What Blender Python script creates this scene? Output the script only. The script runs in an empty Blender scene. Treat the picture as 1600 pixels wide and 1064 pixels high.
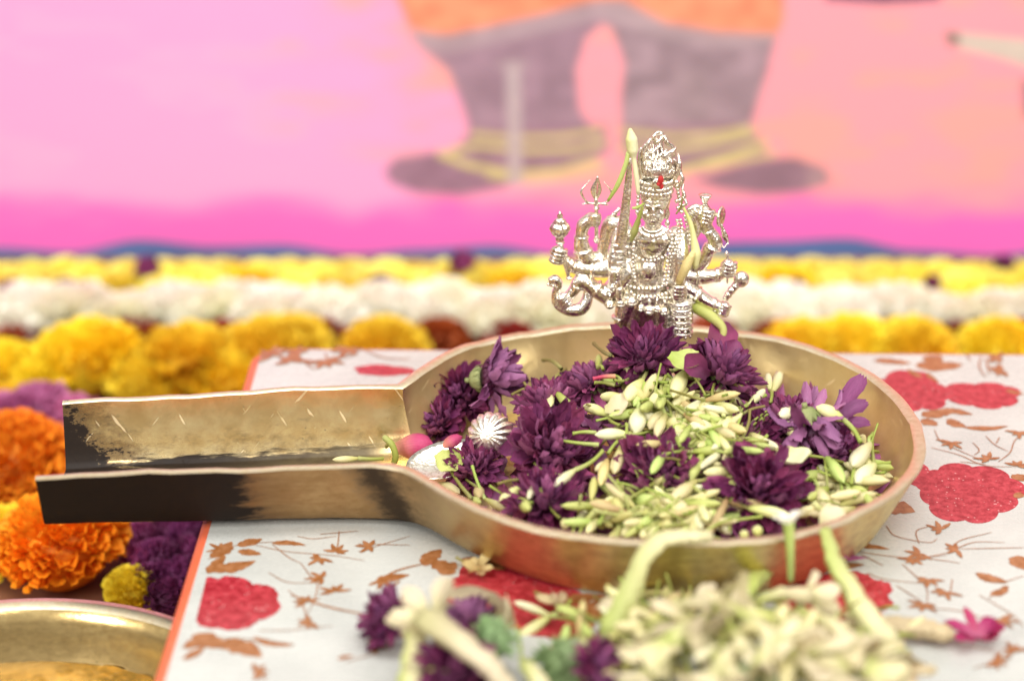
import bpy, bmesh, math, random
import numpy as np
from mathutils import Vector, Matrix, Quaternion, Euler

# ------------------------------------------------------------------ camera, world, lamps, exposure
CM = 0.01
scene = bpy.context.scene
PITCH = math.radians(24.5)
FPX = 3400.0
CAMZ = 43.8            # cm above the table top; the table top is z = 0
cam_d = bpy.data.cameras.new("camera")
cam_d.sensor_width = 36
cam_d.lens = FPX / 1600 * 36
cam_d.clip_start = 0.02
cam_d.clip_end = 50
cam_d.dof.use_dof = True
cam_d.dof.focus_distance = 0.917
cam_d.dof.aperture_fstop = 3.6
cam_d.dof.aperture_blades = 0
cam = bpy.data.objects.new("camera", cam_d)
cam.location = (0, 0, CAMZ * CM)
cam.rotation_euler = (math.radians(90) - PITCH, 0, 0)
scene.collection.objects.link(cam)
scene.camera = cam

world = bpy.data.worlds.new("World")
scene.world = world
world.use_nodes = True
wn = world.node_tree
wn.nodes.clear()
wo = wn.nodes.new("ShaderNodeOutputWorld")
bg = wn.nodes.new("ShaderNodeBackground")
tc = wn.nodes.new("ShaderNodeTexCoord")
sp = wn.nodes.new("ShaderNodeSeparateXYZ")
mr = wn.nodes.new("ShaderNodeMapRange")
mr.inputs[1].default_value = -1
mr.inputs[2].default_value = 1
rp = wn.nodes.new("ShaderNodeValToRGB")
rp.color_ramp.elements[0].position = 0.0
rp.color_ramp.elements[0].color = (0.20, 0.15, 0.12, 1)
rp.color_ramp.elements[1].position = 1.0
rp.color_ramp.elements[1].color = (0.75, 0.73, 0.70, 1)
for p_, c_ in ((0.47, (0.22, 0.16, 0.13, 1)), (0.53, (0.42, 0.37, 0.32, 1)), (0.61, (0.56, 0.51, 0.46, 1)), (0.71, (0.92, 0.86, 0.79, 1)), (0.85, (0.86, 0.82, 0.77, 1))):
    e = rp.color_ramp.elements.new(p_)
    e.color = c_
wn.links.new(tc.outputs["Generated"], sp.inputs[0])
wn.links.new(sp.outputs[2], mr.inputs[0])
wn.links.new(mr.outputs[0], rp.inputs[0])
wn.links.new(rp.outputs[0], bg.inputs[0])
bg.inputs[1].default_value = 0.70
wn.links.new(bg.outputs[0], wo.inputs[0])


def area(name, loc, target, size, energy, col):
    l = bpy.data.lights.new(name, 'AREA')
    l.shape = 'ELLIPSE'
    l.size, l.size_y = size
    l.energy = energy
    l.color = col
    o = bpy.data.objects.new(name, l)
    o.location = loc
    o.rotation_euler = (Vector(target) - Vector(loc)).to_track_quat('-Z', 'Y').to_euler()
    scene.collection.objects.link(o)
    return o


area("key_lamp", (-1.10, -0.38, 0.92), (0.07, 0.85, 0.03), (0.34, 0.34), 11.5, (1.0, 0.96, 0.90))
area("side_lamp", (0.82, -0.35, 0.76), (0.07, 0.85, 0.03), (0.24, 0.24), 6, (1.0, 0.96, 0.90))
area("high_fill", (0.2, -0.55, 2.15), (0.07, 0.9, 0.03), (1.2, 0.7), 19, (1.0, 0.98, 0.94))  # added soft fill high behind the camera, stands for no known hall light
area("backdrop_fill", (0.1, 0.62, 1.15), (0.05, 1.30, 0.05), (1.5, 0.3), 9, (1.0, 0.99, 0.97))  # added fill that brightens backdrop and rear flower rows, no real source there

scene.view_settings.view_transform = 'Standard'
scene.view_settings.look = 'None'
scene.view_settings.gamma = 1.0
scene.view_settings.exposure = 0.38
scene.cycles.max_bounces = 8
scene.cycles.use_denoising = True

# ------------------------------------------------------------------ helpers
RNG = random.Random(11)
NR = np.random.default_rng(5)


def ray(x, y):
    a = (x - 800) / FPX
    b = (532 - y) / FPX
    c, s = math.cos(PITCH), math.sin(PITCH)
    return Vector((a, c + b * s, -s + b * c))


def on_z(x, y, z=0.0):
    """point (cm) at height z seen at photo position x, y"""
    r = ray(x, y)
    t = (z - CAMZ) / r.z
    return Vector((r.x * t, r.y * t, z))


def on_y(x, y, Y):
    r = ray(x, y)
    t = Y / r.y
    return Vector((r.x * t, Y, CAMZ + r.z * t))


def to_px(P):
    """cm point arrays -> photo px"""
    X, Y, Z = P[..., 0], P[..., 1], P[..., 2] - CAMZ
    c, s = math.cos(PITCH), math.sin(PITCH)
    d = Y * c - Z * s
    u = Y * s + Z * c
    return 800 + FPX * X / d, 532 - FPX * u / d


def lin(c):
    """sRGB 0-255 -> linear"""
    out = []
    for v in c[:3]:
        v = v / 255
        out.append(v / 12.92 if v <= 0.04045 else ((v + 0.055) / 1.055) ** 2.4)
    return tuple(out) + (1.0,)


class MB:
    """collects geometry in cm, links it as one mesh in metres"""

    def __init__(self):
        self.v, self.f, self.m, self.uv = [], [], [], []

    def add(self, vs, fs, mat=0):
        n = len(self.v)
        self.v += [tuple(p) for p in vs]
        self.f += [tuple(i + n for i in f) for f in fs]
        self.m += [mat] * len(fs)

    def tube(self, path, rad, seg=8, mat=0, cap=True, flat=None):
        path = [Vector(p) for p in path]
        n = len(path)
        if not hasattr(rad, '__len__'):
            rad = [rad] * n
        vs, fs = [], []
        t0 = (path[1] - path[0]).normalized()
        up = Vector((0, 0, 1)) if abs(t0.z) < 0.9 else Vector((0, 1, 0))
        nrm = (up - t0 * up.dot(t0)).normalized()
        for i in range(n):
            t = (path[min(i + 1, n - 1)] - path[max(i - 1, 0)]).normalized()
            nrm = (nrm - t * nrm.dot(t))
            nrm = nrm.normalized() if nrm.length > 1e-6 else t.orthogonal().normalized()
            bi = t.cross(nrm)
            for k in range(seg):
                a = 2 * math.pi * k / seg
                fl = flat if flat else 1
                vs.append(path[i] + nrm * math.cos(a) * rad[i] * fl + bi * math.sin(a) * rad[i])
        for i in range(n - 1):
            for k in range(seg):
                a, b = i * seg + k, i * seg + (k + 1) % seg
                fs.append((a, b, b + seg, a + seg))
        if cap:
            fs.append(tuple(range(seg - 1, -1, -1)))
            fs.append(tuple((n - 1) * seg + k for k in range(seg)))
        self.add(vs, fs, mat)

    def ball(self, c, r, seg=12, rings=8, mat=0, rot=None):
        if not hasattr(r, '__len__'):
            r = (r, r, r)
        c = Vector(c)
        vs, fs = [], []
        R = rot if rot else Matrix.Identity(3)
        vs.append(c + R @ Vector((0, 0, r[2])))
        for i in range(1, rings):
            th = math.pi * i / rings
            for k in range(seg):
                a = 2 * math.pi * k / seg
                vs.append(c + R @ Vector((r[0] * math.sin(th) * math.cos(a), r[1] * math.sin(th) * math.sin(a), r[2] * math.cos(th))))
        vs.append(c + R @ Vector((0, 0, -r[2])))
        for k in range(seg):
            fs.append((0, 1 + k, 1 + (k + 1) % seg))
        for i in range(rings - 2):
            for k in range(seg):
                a, b = 1 + i * seg + k, 1 + i * seg + (k + 1) % seg
                fs.append((a, a + seg, b + seg, b))
        L = len(vs) - 1
        o = 1 + (rings - 2) * seg
        for k in range(seg):
            fs.append((L, o + (k + 1) % seg, o + k))
        self.add(vs, fs, mat)

    def lathe(self, prof, seg=24, c=(0, 0, 0), M=None, mat=0, flute=None):
        """prof: list of (r, z); closed to the axis at both ends by r = 0"""
        c = Vector(c)
        vs, fs = [], []
        for r, z in prof:
            for k in range(seg):
                a = 2 * math.pi * k / seg
                rr = r * (1 + (flute[1] * math.cos(flute[0] * a) if flute else 0))
                p = Vector((rr * math.cos(a), rr * math.sin(a), z))
                vs.append(c + (M @ p if M else p))
        for i in range(len(prof) - 1):
            for k in range(seg):
                a, b = i * seg + k, i * seg + (k + 1) % seg
                fs.append((a, b, b + seg, a + seg))
        self.add(vs, fs, mat)

    def mesh(self, name, mats, smooth=True, sharp=None):
        me = bpy.data.meshes.new(name)
        me.from_pydata([(x * CM, y * CM, z * CM) for x, y, z in self.v], [], self.f)
        for m in (mats if isinstance(mats, (list, tuple)) else [mats]):
            me.materials.append(m)
        me.polygons.foreach_set("material_index", self.m)
        me.polygons.foreach_set("use_smooth", [smooth] * len(self.f))
        me.update()
        if sharp:
            me.set_sharp_from_angle(angle=math.radians(sharp))
        return me

    def build(self, name, mats, parent=None, loc=(0, 0, 0), smooth=True, sharp=None):
        return link(name, self.mesh(name, mats, smooth, sharp), parent, loc)


def link(name, me, parent=None, loc=(0, 0, 0)):
    o = bpy.data.objects.new(name, me)
    scene.collection.objects.link(o)
    o.location = [c * CM for c in loc]
    if parent:
        o.parent = parent
    return o


def tag(o, label=None, cat=None, group=None, kind=None):
    if label: o['label'] = label
    if cat: o['category'] = cat
    if group: o['group'] = group
    if kind: o['kind'] = kind
    return o


def empty(name, loc, label, cat, group=None):
    o = bpy.data.objects.new(name, None)
    scene.collection.objects.link(o)
    o.empty_display_size = 0.01
    o.location = [c * CM for c in loc]
    return tag(o, label, cat, group)


def sm(a, b_, v):
    t = min(1, max(0, (v - a) / (b_ - a)))
    return t * t * (3 - 2 * t)


def catmull(pts, per=8):
    pts = [Vector(p) for p in pts]
    P = [pts[0] * 2 - pts[1]] + pts + [pts[-1] * 2 - pts[-2]]
    out = []
    for i in range(1, len(P) - 2):
        for k in range(per):
            t = k / per
            a, b, c, d = P[i - 1], P[i], P[i + 1], P[i + 2]
            out.append(0.5 * ((2 * b) + (c - a) * t + (2 * a - 5 * b + 4 * c - d) * t * t + (3 * b - a - 3 * c + d) * t ** 3))
    out.append(pts[-1])
    return out


# ------------------------------------------------------------------ node helpers
class NT:
    def __init__(self, name):
        self.m = bpy.data.materials.new(name)
        self.m.use_nodes = True
        self.t = self.m.node_tree
        self.n = self.t.nodes
        self.b = self.n["Principled BSDF"]

    def new(self, typ, **kw):
        nd = self.n.new(typ)
        for k, v in kw.items():
            setattr(nd, k, v)
        return nd

    def l(self, a, b):
        self.t.links.new(a, b)

    def inp(self, sock, v):
        if isinstance(v, bpy.types.NodeSocket):
            self.l(v, sock)
        elif v is not None:
            sock.default_value = v

    def coord(self, kind="Object", scale=(1, 1, 1)):
        c = self.new("ShaderNodeTexCoord")
        m = self.new("ShaderNodeMapping")
        m.inputs["Scale"].default_value = scale
        self.l(c.outputs[kind], m.inputs[0])
        return m.outputs[0]

    def noise(self, scale, detail=4, rough=0.55, vec=None, dist=0):
        nd = self.new("ShaderNodeTexNoise")
        nd.inputs["Scale"].default_value = scale
        nd.inputs["Detail"].default_value = detail
        nd.inputs["Roughness"].default_value = rough
        nd.inputs["Distortion"].default_value = dist
        if vec: self.l(vec, nd.inputs["Vector"])
        return nd.outputs["Fac"]

    def math(self, op, a, b=None, c=None, clamp=False):
        nd = self.new("ShaderNodeMath", operation=op)
        nd.use_clamp = clamp
        self.inp(nd.inputs[0], a)
        if b is not None: self.inp(nd.inputs[1], b)
        if c is not None: self.inp(nd.inputs[2], c)
        return nd.outputs[0]

    def rng(self, v, a, b, c=0, d=1):
        nd = self.new("ShaderNodeMapRange")
        nd.interpolation_type = 'SMOOTHSTEP' if True else 'LINEAR'
        self.inp(nd.inputs[0], v)
        for i, q in enumerate((a, b, c, d)):
            nd.inputs[i + 1].default_value = q
        return nd.outputs[0]

    def mix(self, f, a, b, mode='MIX'):
        nd = self.new("ShaderNodeMix", data_type='RGBA', blend_type=mode)
        self.inp(nd.inputs["Factor"], f)
        self.inp(nd.inputs[6], a)
        self.inp(nd.inputs[7], b)
        return nd.outputs[2]

    def ramp(self, v, stops):
        nd = self.new("ShaderNodeValToRGB")
        el = nd.color_ramp.elements
        el[0].position, el[0].color = stops[0]
        el[1].position, el[1].color = stops[-1]
        for p, c in stops[1:-1]:
            e = el.new(p)
            e.color = c
        self.l(v, nd.inputs[0])
        return nd.outputs[0]

    def bump(self, h, strength=0.3, dist=0.001):
        nd = self.new("ShaderNodeBump")
        nd.inputs["Strength"].default_value = strength
        nd.inputs["Distance"].default_value = dist
        self.l(h, nd.inputs["Height"])
        self.l(nd.outputs[0], self.b.inputs["Normal"])

    def set(self, col=None, rough=None, metal=None, spec=None, sss=None, sheen=None, coat=None):
        B = self.b.inputs
        self.inp(B["Base Color"], col)
        self.inp(B["Roughness"], rough)
        self.inp(B["Metallic"], metal)
        self.inp(B["Specular IOR Level"], spec)
        if coat is not None: B["Coat Weight"].default_value = coat
        if sss is not None:
            B["Subsurface Weight"].default_value = sss[0]
            B["Subsurface Scale"].default_value = sss[1]
            B["Subsurface Radius"].default_value = (1, 0.6, 0.4)
        return self.m


def c4(r, g, b):
    return (r, g, b, 1)


def petal_mat(name, tip, base, back=None, rough=0.5, vary=0.25, huev=0.015, streak=0.25, along='X', spec=0.35, trans=0.25):
    """petal/leaf: colour runs from base to tip along the mesh, each object varies a little"""
    n = NT(name)
    g = n.new("ShaderNodeTexCoord")
    s = n.new("ShaderNodeSeparateXYZ")
    n.l(g.outputs["Generated"], s.inputs[0])
    t = s.outputs[{'X': 0, 'Y': 1, 'Z': 2}[along]]
    col = n.mix(n.rng(t, 0.0, 0.7), base, tip)
    if back:
        geo = n.new("ShaderNodeNewGeometry")
        col = n.mix(n.math('MULTIPLY', geo.outputs["Backfacing"], 0.85), col, back)
    # lengthwise streaks
    mp = n.new("ShaderNodeMapping")
    mp.inputs["Scale"].default_value = (1.2, 14, 14)
    n.l(g.outputs["Generated"], mp.inputs[0])
    st = n.noise(1.6, 3, 0.6, mp.outputs[0])
    oi = n.new("ShaderNodeObjectInfo")
    hs = n.new("ShaderNodeHueSaturation")
    n.l(col, hs.inputs["Color"])
    n.l(n.math('ADD', n.math('MULTIPLY', oi.outputs["Random"], huev * 2), 0.5 - huev), hs.inputs["Hue"])
    v = n.math('ADD', n.math('MULTIPLY', oi.outputs["Random"], vary * 2), 1 - vary)
    v = n.math('MULTIPLY', v, n.math('ADD', n.math('MULTIPLY', st, streak * 2), 1 - streak))
    n.l(v, hs.inputs["Value"])
    n.set(col=hs.outputs[0], rough=rough, spec=spec)
    n.bump(st, 0.5, 0.0004)
    if trans:
        tr = n.new("ShaderNodeBsdfTranslucent")
        n.l(hs.outputs[0], tr.inputs[0])
        mx = n.new("ShaderNodeMixShader")
        mx.inputs[0].default_value = trans
        n.l(n.b.outputs[0], mx.inputs[1])
        n.l(tr.outputs[0], mx.inputs[2])
        n.l(mx.outputs[0], n.n["Material Output"].inputs[0])
    return n.m


# ------------------------------------------------------------------ materials
def brass(name, mode):
    n = NT(name)
    obj = n.coord("Object", (100, 100, 100))
    s = n.new("ShaderNodeSeparateXYZ")
    n.l(obj, s.inputs[0])
    X, Y, Z = s.outputs
    big = n.noise(0.55, 5, 0.65, obj)
    fine = n.noise(3.0, 6, 0.65, obj)
    col = n.mix(n.rng(big, 0.3, 0.7), c4(0.84, 0.69, 0.38), c4(0.64, 0.47, 0.21))
    rough = n.math('ADD', n.math('MULTIPLY', fine, 0.18), 0.13)
    metal = 1.0
    # pits: tiny dark spots
    vo = n.new("ShaderNodeTexVoronoi")
    vo.inputs["Scale"].default_value = 2.2
    n.l(obj, vo.inputs["Vector"])
    pit = n.rng(vo.outputs["Distance"], 0.05, 0.085, 1, 0)
    pit = n.math('MULTIPLY', pit, n.rng(n.noise(0.5, 2, 0.5, obj), 0.5, 0.6))
    if mode == 'lip':
        col = n.mix(n.rng(fine, 0.35, 0.7), c4(0.84, 0.74, 0.54), c4(0.74, 0.61, 0.39))
        rough = n.math('ADD', n.math('MULTIPLY', fine, 0.25), 0.30)
    # scratches: short slanting dashes
    def dashes(rot, sc, th):
        m1 = n.new("ShaderNodeMapping")
        m1.inputs["Rotation"].default_value = (0, rot, 0)
        n.l(obj, m1.inputs[0])
        m2 = n.new("ShaderNodeMapping")
        m2.inputs["Scale"].default_value = sc
        n.l(m1.outputs[0], m2.inputs[0])
        return n.rng(n.noise(1.0, 1, 0.4, m2.outputs[0]), th, th + 0.03)
    scr = n.math('MAXIMUM', dashes(0.55, (5.5, 1, 0.8), 0.715), dashes(-0.75, (7, 1, 0.6), 0.725))
    stn = n.new("ShaderNodeMapping")
    stn.inputs["Scale"].default_value = (0.8, 1.0, 1.5)
    n.l(obj, stn.inputs[0])
    sn = n.noise(1.5, 8, 0.74, stn.outputs[0])
    st2 = n.new("ShaderNodeMapping")
    st2.inputs["Scale"].default_value = (0.28, 1.0, 2.4)
    n.l(obj, st2.inputs[0])
    sk = n.noise(1.2, 8, 0.72, st2.outputs[0])
    dark = None
    tarn = None
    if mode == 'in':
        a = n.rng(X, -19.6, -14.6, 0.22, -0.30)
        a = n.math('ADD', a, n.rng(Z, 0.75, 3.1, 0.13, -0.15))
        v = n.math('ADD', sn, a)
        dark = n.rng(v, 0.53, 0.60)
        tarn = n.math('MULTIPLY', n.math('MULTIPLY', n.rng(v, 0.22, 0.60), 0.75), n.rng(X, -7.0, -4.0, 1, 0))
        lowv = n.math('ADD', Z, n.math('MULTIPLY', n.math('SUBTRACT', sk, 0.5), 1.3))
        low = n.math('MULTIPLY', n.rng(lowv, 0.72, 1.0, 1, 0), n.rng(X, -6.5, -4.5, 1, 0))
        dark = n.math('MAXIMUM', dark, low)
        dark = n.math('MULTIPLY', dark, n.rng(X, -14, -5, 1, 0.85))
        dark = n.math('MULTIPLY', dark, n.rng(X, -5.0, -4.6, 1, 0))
    if mode == 'out':
        col = n.mix(n.rng(X, -6, 3), c4(0.32, 0.19, 0.08), c4(0.82, 0.68, 0.31))
        col = n.mix(n.rng(sn, 0.30, 0.80), col, c4(0.50, 0.33, 0.16))
        a = n.rng(X, -13.5, -7.0, 0.34, -0.36)
        v = n.math('ADD', n.math('ADD', n.math('MULTIPLY', sk, 0.7), n.math('MULTIPLY', sn, 0.3)), a)
        dark = n.rng(v, 0.44, 0.60)
        tarn = n.math('MULTIPLY', n.rng(v, 0.10, 0.55), 0.75)
        xs = n.math('ADD', X, n.math('MULTIPLY', Z, 0.45))
        xs = n.math('ADD', xs, n.math('MULTIPLY', n.math('SUBTRACT', sn, 0.5), 2.2))
        b = n.math('MULTIPLY', n.rng(xs, -5.6, -4.4, 0, 1), n.rng(xs, -4.1, -2.6, 1, 0))
        dark = n.math('MAXIMUM', dark, n.math('MULTIPLY', b, 0.92))
        rough = n.math('ADD', n.math('MULTIPLY', fine, 0.18), 0.32)
        dark = n.math('MULTIPLY', dark, n.rng(Y, 79, 80.5, 1, 0.75))
    if tarn is not None:
        col = n.mix(tarn, col, c4(0.20, 0.11, 0.05))
    if mode == 'lip':
        a = n.rng(X, -19.0, -16.0, 0.08, -0.5)
        dark = n.math('MULTIPLY', n.rng(n.math('ADD', sn, a), 0.56, 0.62), 0.8)
    if mode == 'plain':
        dark = None
        col = n.mix(n.rng(sn, 0.3, 0.7), c4(0.46, 0.33, 0.14), c4(0.60, 0.45, 0.20))
    col = n.mix(n.math('MULTIPLY', pit, 0.8), col, c4(0.08, 0.05, 0.03))
    if mode in ('in',):
        col = n.mix(n.math('MULTIPLY', scr, 0.55), col, c4(0.85, 0.72, 0.48))
        rough = n.math('ADD', rough, n.math('MULTIPLY', scr, 0.25))
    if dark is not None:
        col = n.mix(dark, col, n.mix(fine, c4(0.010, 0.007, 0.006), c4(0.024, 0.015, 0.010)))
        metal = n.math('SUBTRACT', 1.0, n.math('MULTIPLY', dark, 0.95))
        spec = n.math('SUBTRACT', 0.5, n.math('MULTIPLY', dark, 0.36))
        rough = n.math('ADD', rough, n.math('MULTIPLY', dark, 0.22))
    if mode == 'in':
        # the bowl's inside is scoured dull, the channel still polished
        sat = n.rng(X, -5.0, -4.2, 0, 1)
        rough = n.math('ADD', rough, n.math('MULTIPLY', sat, 0.13))
        metal = n.math('SUBTRACT', metal, n.math('MULTIPLY', sat, 0.27))
        col = n.mix(n.math('MULTIPLY', sat, 0.6), col, c4(0.76, 0.58, 0.25))
    n.set(col=col, rough=rough, metal=metal, spec=spec if dark is not None else 0.5)
    h = n.math('ADD', n.math('MULTIPLY', big, 1.0), n.math('MULTIPLY', fine, 0.12))
    n.bump(h, 0.10, 0.002)
    return n.m


M = {}
M['brass_in'] = brass("brass_inside", 'in')
M['brass_out'] = brass("brass_outside", 'out')
M['brass_lip'] = brass("brass_rim", 'lip')
M['brass_plain'] = brass("brass_plain", 'plain')


def silver(name, rough=0.14, warm=0.0):
    n = NT(name)
    obj = n.coord("Object", (100, 100, 100))
    f = n.noise(7, 5, 0.6, obj)
    g = n.noise(1.3, 3, 0.5, obj)
    col = n.mix(n.rng(g, 0.4, 0.7), c4(0.94, 0.91, 0.84), c4(0.89, 0.82, 0.68))
    tar = n.rng(n.noise(5.5, 5, 0.65, obj), 0.48, 0.62)
    col = n.mix(n.math('MULTIPLY', tar, 0.50), col, c4(0.40, 0.33, 0.23))
    n.set(col=col, rough=n.math('ADD', n.math('MULTIPLY', f, 0.16), rough), metal=1.0)
    vo = n.new("ShaderNodeTexVoronoi")
    vo.inputs["Scale"].default_value = 9
    n.l(obj, vo.inputs["Vector"])
    n.bump(n.math('ADD', f, n.math('MULTIPLY', vo.outputs["Distance"], 0.7)), 0.35, 0.0006)
    return n.m


M['silver'] = silver("cast_silver", 0.08)
M['silver_smooth'] = silver("beaten_silver", 0.28)

n = NT("vermilion_paste")
M['vermilion'] = n.set(col=c4(0.45, 0.02, 0.02), rough=0.7)

n = NT("white_laminate")
obj = n.coord("Object", (100, 100, 100))
mott = n.noise(0.25, 5, 0.6, obj)
col = n.mix(n.rng(mott, 0.3, 0.7), c4(0.44, 0.445, 0.42), c4(0.50, 0.505, 0.475))
vo = n.new("ShaderNodeTexVoronoi")
vo.inputs["Scale"].default_value = 1.6
n.l(obj, vo.inputs["Vector"])
sk = n.math('MULTIPLY', n.rng(vo.outputs["Distance"], 0.03, 0.06, 1, 0), n.rng(n.noise(0.4, 2, 0.5, obj), 0.48, 0.6))
col = n.mix(n.math('MULTIPLY', sk, 0.55), col, c4(0.30, 0.26, 0.22))
n.set(col=col, rough=n.math('ADD', n.math('MULTIPLY', n.noise(2, 4, 0.6, obj), 0.15), 0.20), spec=0.5)
n.bump(n.noise(0.5, 3, 0.5, obj), 0.1, 0.002)
M['laminate'] = n.m


def print_mat(name, a, b, speck=False, sc=3.0):
    n = NT(name)
    obj = n.coord("Object", (100, 100, 100))
    f = n.noise(sc, 5, 0.65, obj)
    col = n.mix(n.rng(f, 0.35, 0.65), a, b)
    if speck:
        vo = n.new("ShaderNodeTexVoronoi")
        vo.inputs["Scale"].default_value = 4.5
        n.l(obj, vo.inputs["Vector"])
        s = n.math('MULTIPLY', n.rng(vo.outputs["Distance"], 0.12, 0.20, 1, 0), n.rng(n.noise(0.8, 2, 0.5, obj), 0.44, 0.56))
        col = n.mix(n.math('MULTIPLY', s, 0.7), col, c4(0.75, 0.5, 0.48))
    return n.set(col=col, rough=0.28, spec=0.5)


M['print_red'] = print_mat("red_ink", c4(0.26, 0.008, 0.016), c4(0.46, 0.045, 0.060), True)
M['print_brown'] = print_mat("brown_ink", c4(0.24, 0.085, 0.022), c4(0.36, 0.155, 0.065))
n = NT("orange_edge_paint")
M['orange_edge'] = n.set(col=n.mix(n.noise(60, 4, 0.6, n.coord()), c4(0.62, 0.10, 0.04), c4(0.72, 0.17, 0.08)), rough=0.45)
n = NT("stool_wood")
M['wood'] = n.set(col=n.mix(n.noise(30, 5, 0.6, n.coord("Object", (1, 8, 1))), c4(0.20, 0.09, 0.05), c4(0.32, 0.15, 0.08)), rough=0.6)
n = NT("floor_cloth")
f = n.noise(25, 5, 0.6, n.coord())
n.set(col=n.mix(n.rng(f, 0.3, 0.7), c4(0.16, 0.05, 0.03), c4(0.30, 0.13, 0.06)), rough=0.9)
n.bump(f, 0.4, 0.003)
M['floor'] = n.m

P_dark = petal_mat("purple_petal", c4(0.235, 0.042, 0.130), c4(0.075, 0.010, 0.042), back=c4(0.32, 0.10, 0.24), rough=0.42, vary=0.35, huev=0.018, streak=0.35)
P_wine = petal_mat("wine_petal", c4(0.32, 0.070, 0.185), c4(0.11, 0.016, 0.06), back=c4(0.36, 0.12, 0.26), rough=0.45, vary=0.35, huev=0.02, streak=0.4)
P_pale = petal_mat("mauve_petal", c4(0.24, 0.065, 0.18), c4(0.20, 0.05, 0.15), back=c4(0.38, 0.15, 0.31), rough=0.5, vary=0.2, streak=0.35)
P_core = petal_mat("purple_floret", c4(0.080, 0.010, 0.045), c4(0.022, 0.003, 0.015), rough=0.45, vary=0.2, streak=0.2, along='Z')
P_calyx = petal_mat("green_calyx", c4(0.42, 0.47, 0.20), c4(0.24, 0.32, 0.11), rough=0.6, vary=0.15)
P_green = petal_mat("soft_green_bract", c4(0.28, 0.40, 0.19), c4(0.17, 0.28, 0.10), rough=0.7, vary=0.15)
P_bud = petal_mat("jasmine_bud", c4(0.78, 0.72, 0.38), c4(0.55, 0.54, 0.17), rough=0.45, vary=0.10, huev=0.02, streak=0.12, trans=0.15)
P_bud_ivory = petal_mat("ivory_bud", c4(0.82, 0.79, 0.52), c4(0.68, 0.67, 0.30), rough=0.45, vary=0.08, huev=0.012, streak=0.10, trans=0.15)
P_bud_green = petal_mat("green_bud", c4(0.55, 0.62, 0.20), c4(0.38, 0.46, 0.09), rough=0.42, vary=0.12, huev=0.02, streak=0.15, trans=0.15)
P_bud_tan = petal_mat("browned_bud", c4(0.72, 0.58, 0.28), c4(0.50, 0.33, 0.14), rough=0.5, vary=0.15, streak=0.25)
P_stem = petal_mat("green_stem", c4(0.40, 0.46, 0.10), c4(0.52, 0.55, 0.20), rough=0.5, vary=0.25, huev=0.02, streak=0.2)
P_stem_brown = petal_mat("olive_stem", c4(0.30, 0.25, 0.07), c4(0.42, 0.40, 0.14), rough=0.55, vary=0.2)
P_cream = petal_mat("cream_tube", c4(0.70, 0.63, 0.38), c4(0.46, 0.50, 0.15), rough=0.5, vary=0.06, huev=0.01, streak=0.12, trans=0.2)
P_ivory = petal_mat("ivory_petal", c4(0.76, 0.67, 0.46), c4(0.58, 0.55, 0.27), rough=0.5, vary=0.14, huev=0.01, streak=0.14, trans=0.25)
P_tan = petal_mat("tan_petal", c4(0.62, 0.50, 0.30), c4(0.52, 0.42, 0.24), rough=0.6, vary=0.1)
P_pink = petal_mat("pink_petal", c4(0.58, 0.07, 0.16), c4(0.70, 0.34, 0.20), rough=0.45, vary=0.1)
P_magenta = petal_mat("magenta_petal", c4(0.42, 0.035, 0.13), c4(0.50, 0.12, 0.22), rough=0.45, vary=0.15)
P_yellow = petal_mat("yellow_petal", c4(0.96, 0.76, 0.05), c4(0.94, 0.62, 0.02), rough=0.55, vary=0.10, huev=0.01, trans=0.2)
P_lemon = petal_mat("lemon_petal", c4(0.95, 0.88, 0.20), c4(0.94, 0.80, 0.10), rough=0.55, vary=0.08, huev=0.01, trans=0.2)
P_orange = petal_mat("orange_petal", c4(0.95, 0.38, 0.02), c4(0.92, 0.26, 0.01), rough=0.55, vary=0.08, huev=0.008, trans=0.2)
P_white = petal_mat("white_petal", c4(0.97, 0.95, 0.86), c4(0.96, 0.94, 0.74), rough=0.6, vary=0.03, huev=0.01, streak=.05, trans=0.4)
P_rust = petal_mat("rust_petal", c4(0.40, 0.06, 0.02), c4(0.24, 0.03, 0.01), rough=0.6, vary=0.15)
P_mauve = petal_mat("mauve_bloom", c4(0.66, 0.24, 0.44), c4(0.45, 0.12, 0.28), rough=0.6, vary=0.2)
P_violet = petal_mat("violet_bloom", c4(0.30, 0.055, 0.19), c4(0.14, 0.025, 0.08), rough=0.6, vary=0.25)

# ------------------------------------------------------------------ floor and painted backdrop
FLOOR = -8.5
b = MB()
b.add([(-400, -200, FLOOR), (400, -200, FLOOR), (400, 400, FLOOR), (-400, 400, FLOOR)], [(0, 1, 2, 3)])
tag(b.build("floor", M['floor']), kind='structure')

BACK_Y = 127.4


def sdf_poly(px, py, poly):
    d = np.full(px.shape, 1e18)
    s = np.ones(px.shape)
    nP = len(poly)
    j = nP - 1
    for i in range(nP):
        vx, vy = poly[i]
        wx, wy = poly[j]
        ex, ey = wx - vx, wy - vy
        ax, ay = px - vx, py - vy
        t = np.clip((ax * ex + ay * ey) / (ex * ex + ey * ey + 1e-9), 0, 1)
        d = np.minimum(d, (ax - ex * t) ** 2 + (ay - ey * t) ** 2)
        c1, c2, c3 = py >= vy, py < wy, ex * ay > ey * ax
        flip = (c1 & c2 & c3) | (~c1 & ~c2 & ~c3)
        s = np.where(flip, -s, s)
        j = i
    return s * np.sqrt(d)


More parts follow.
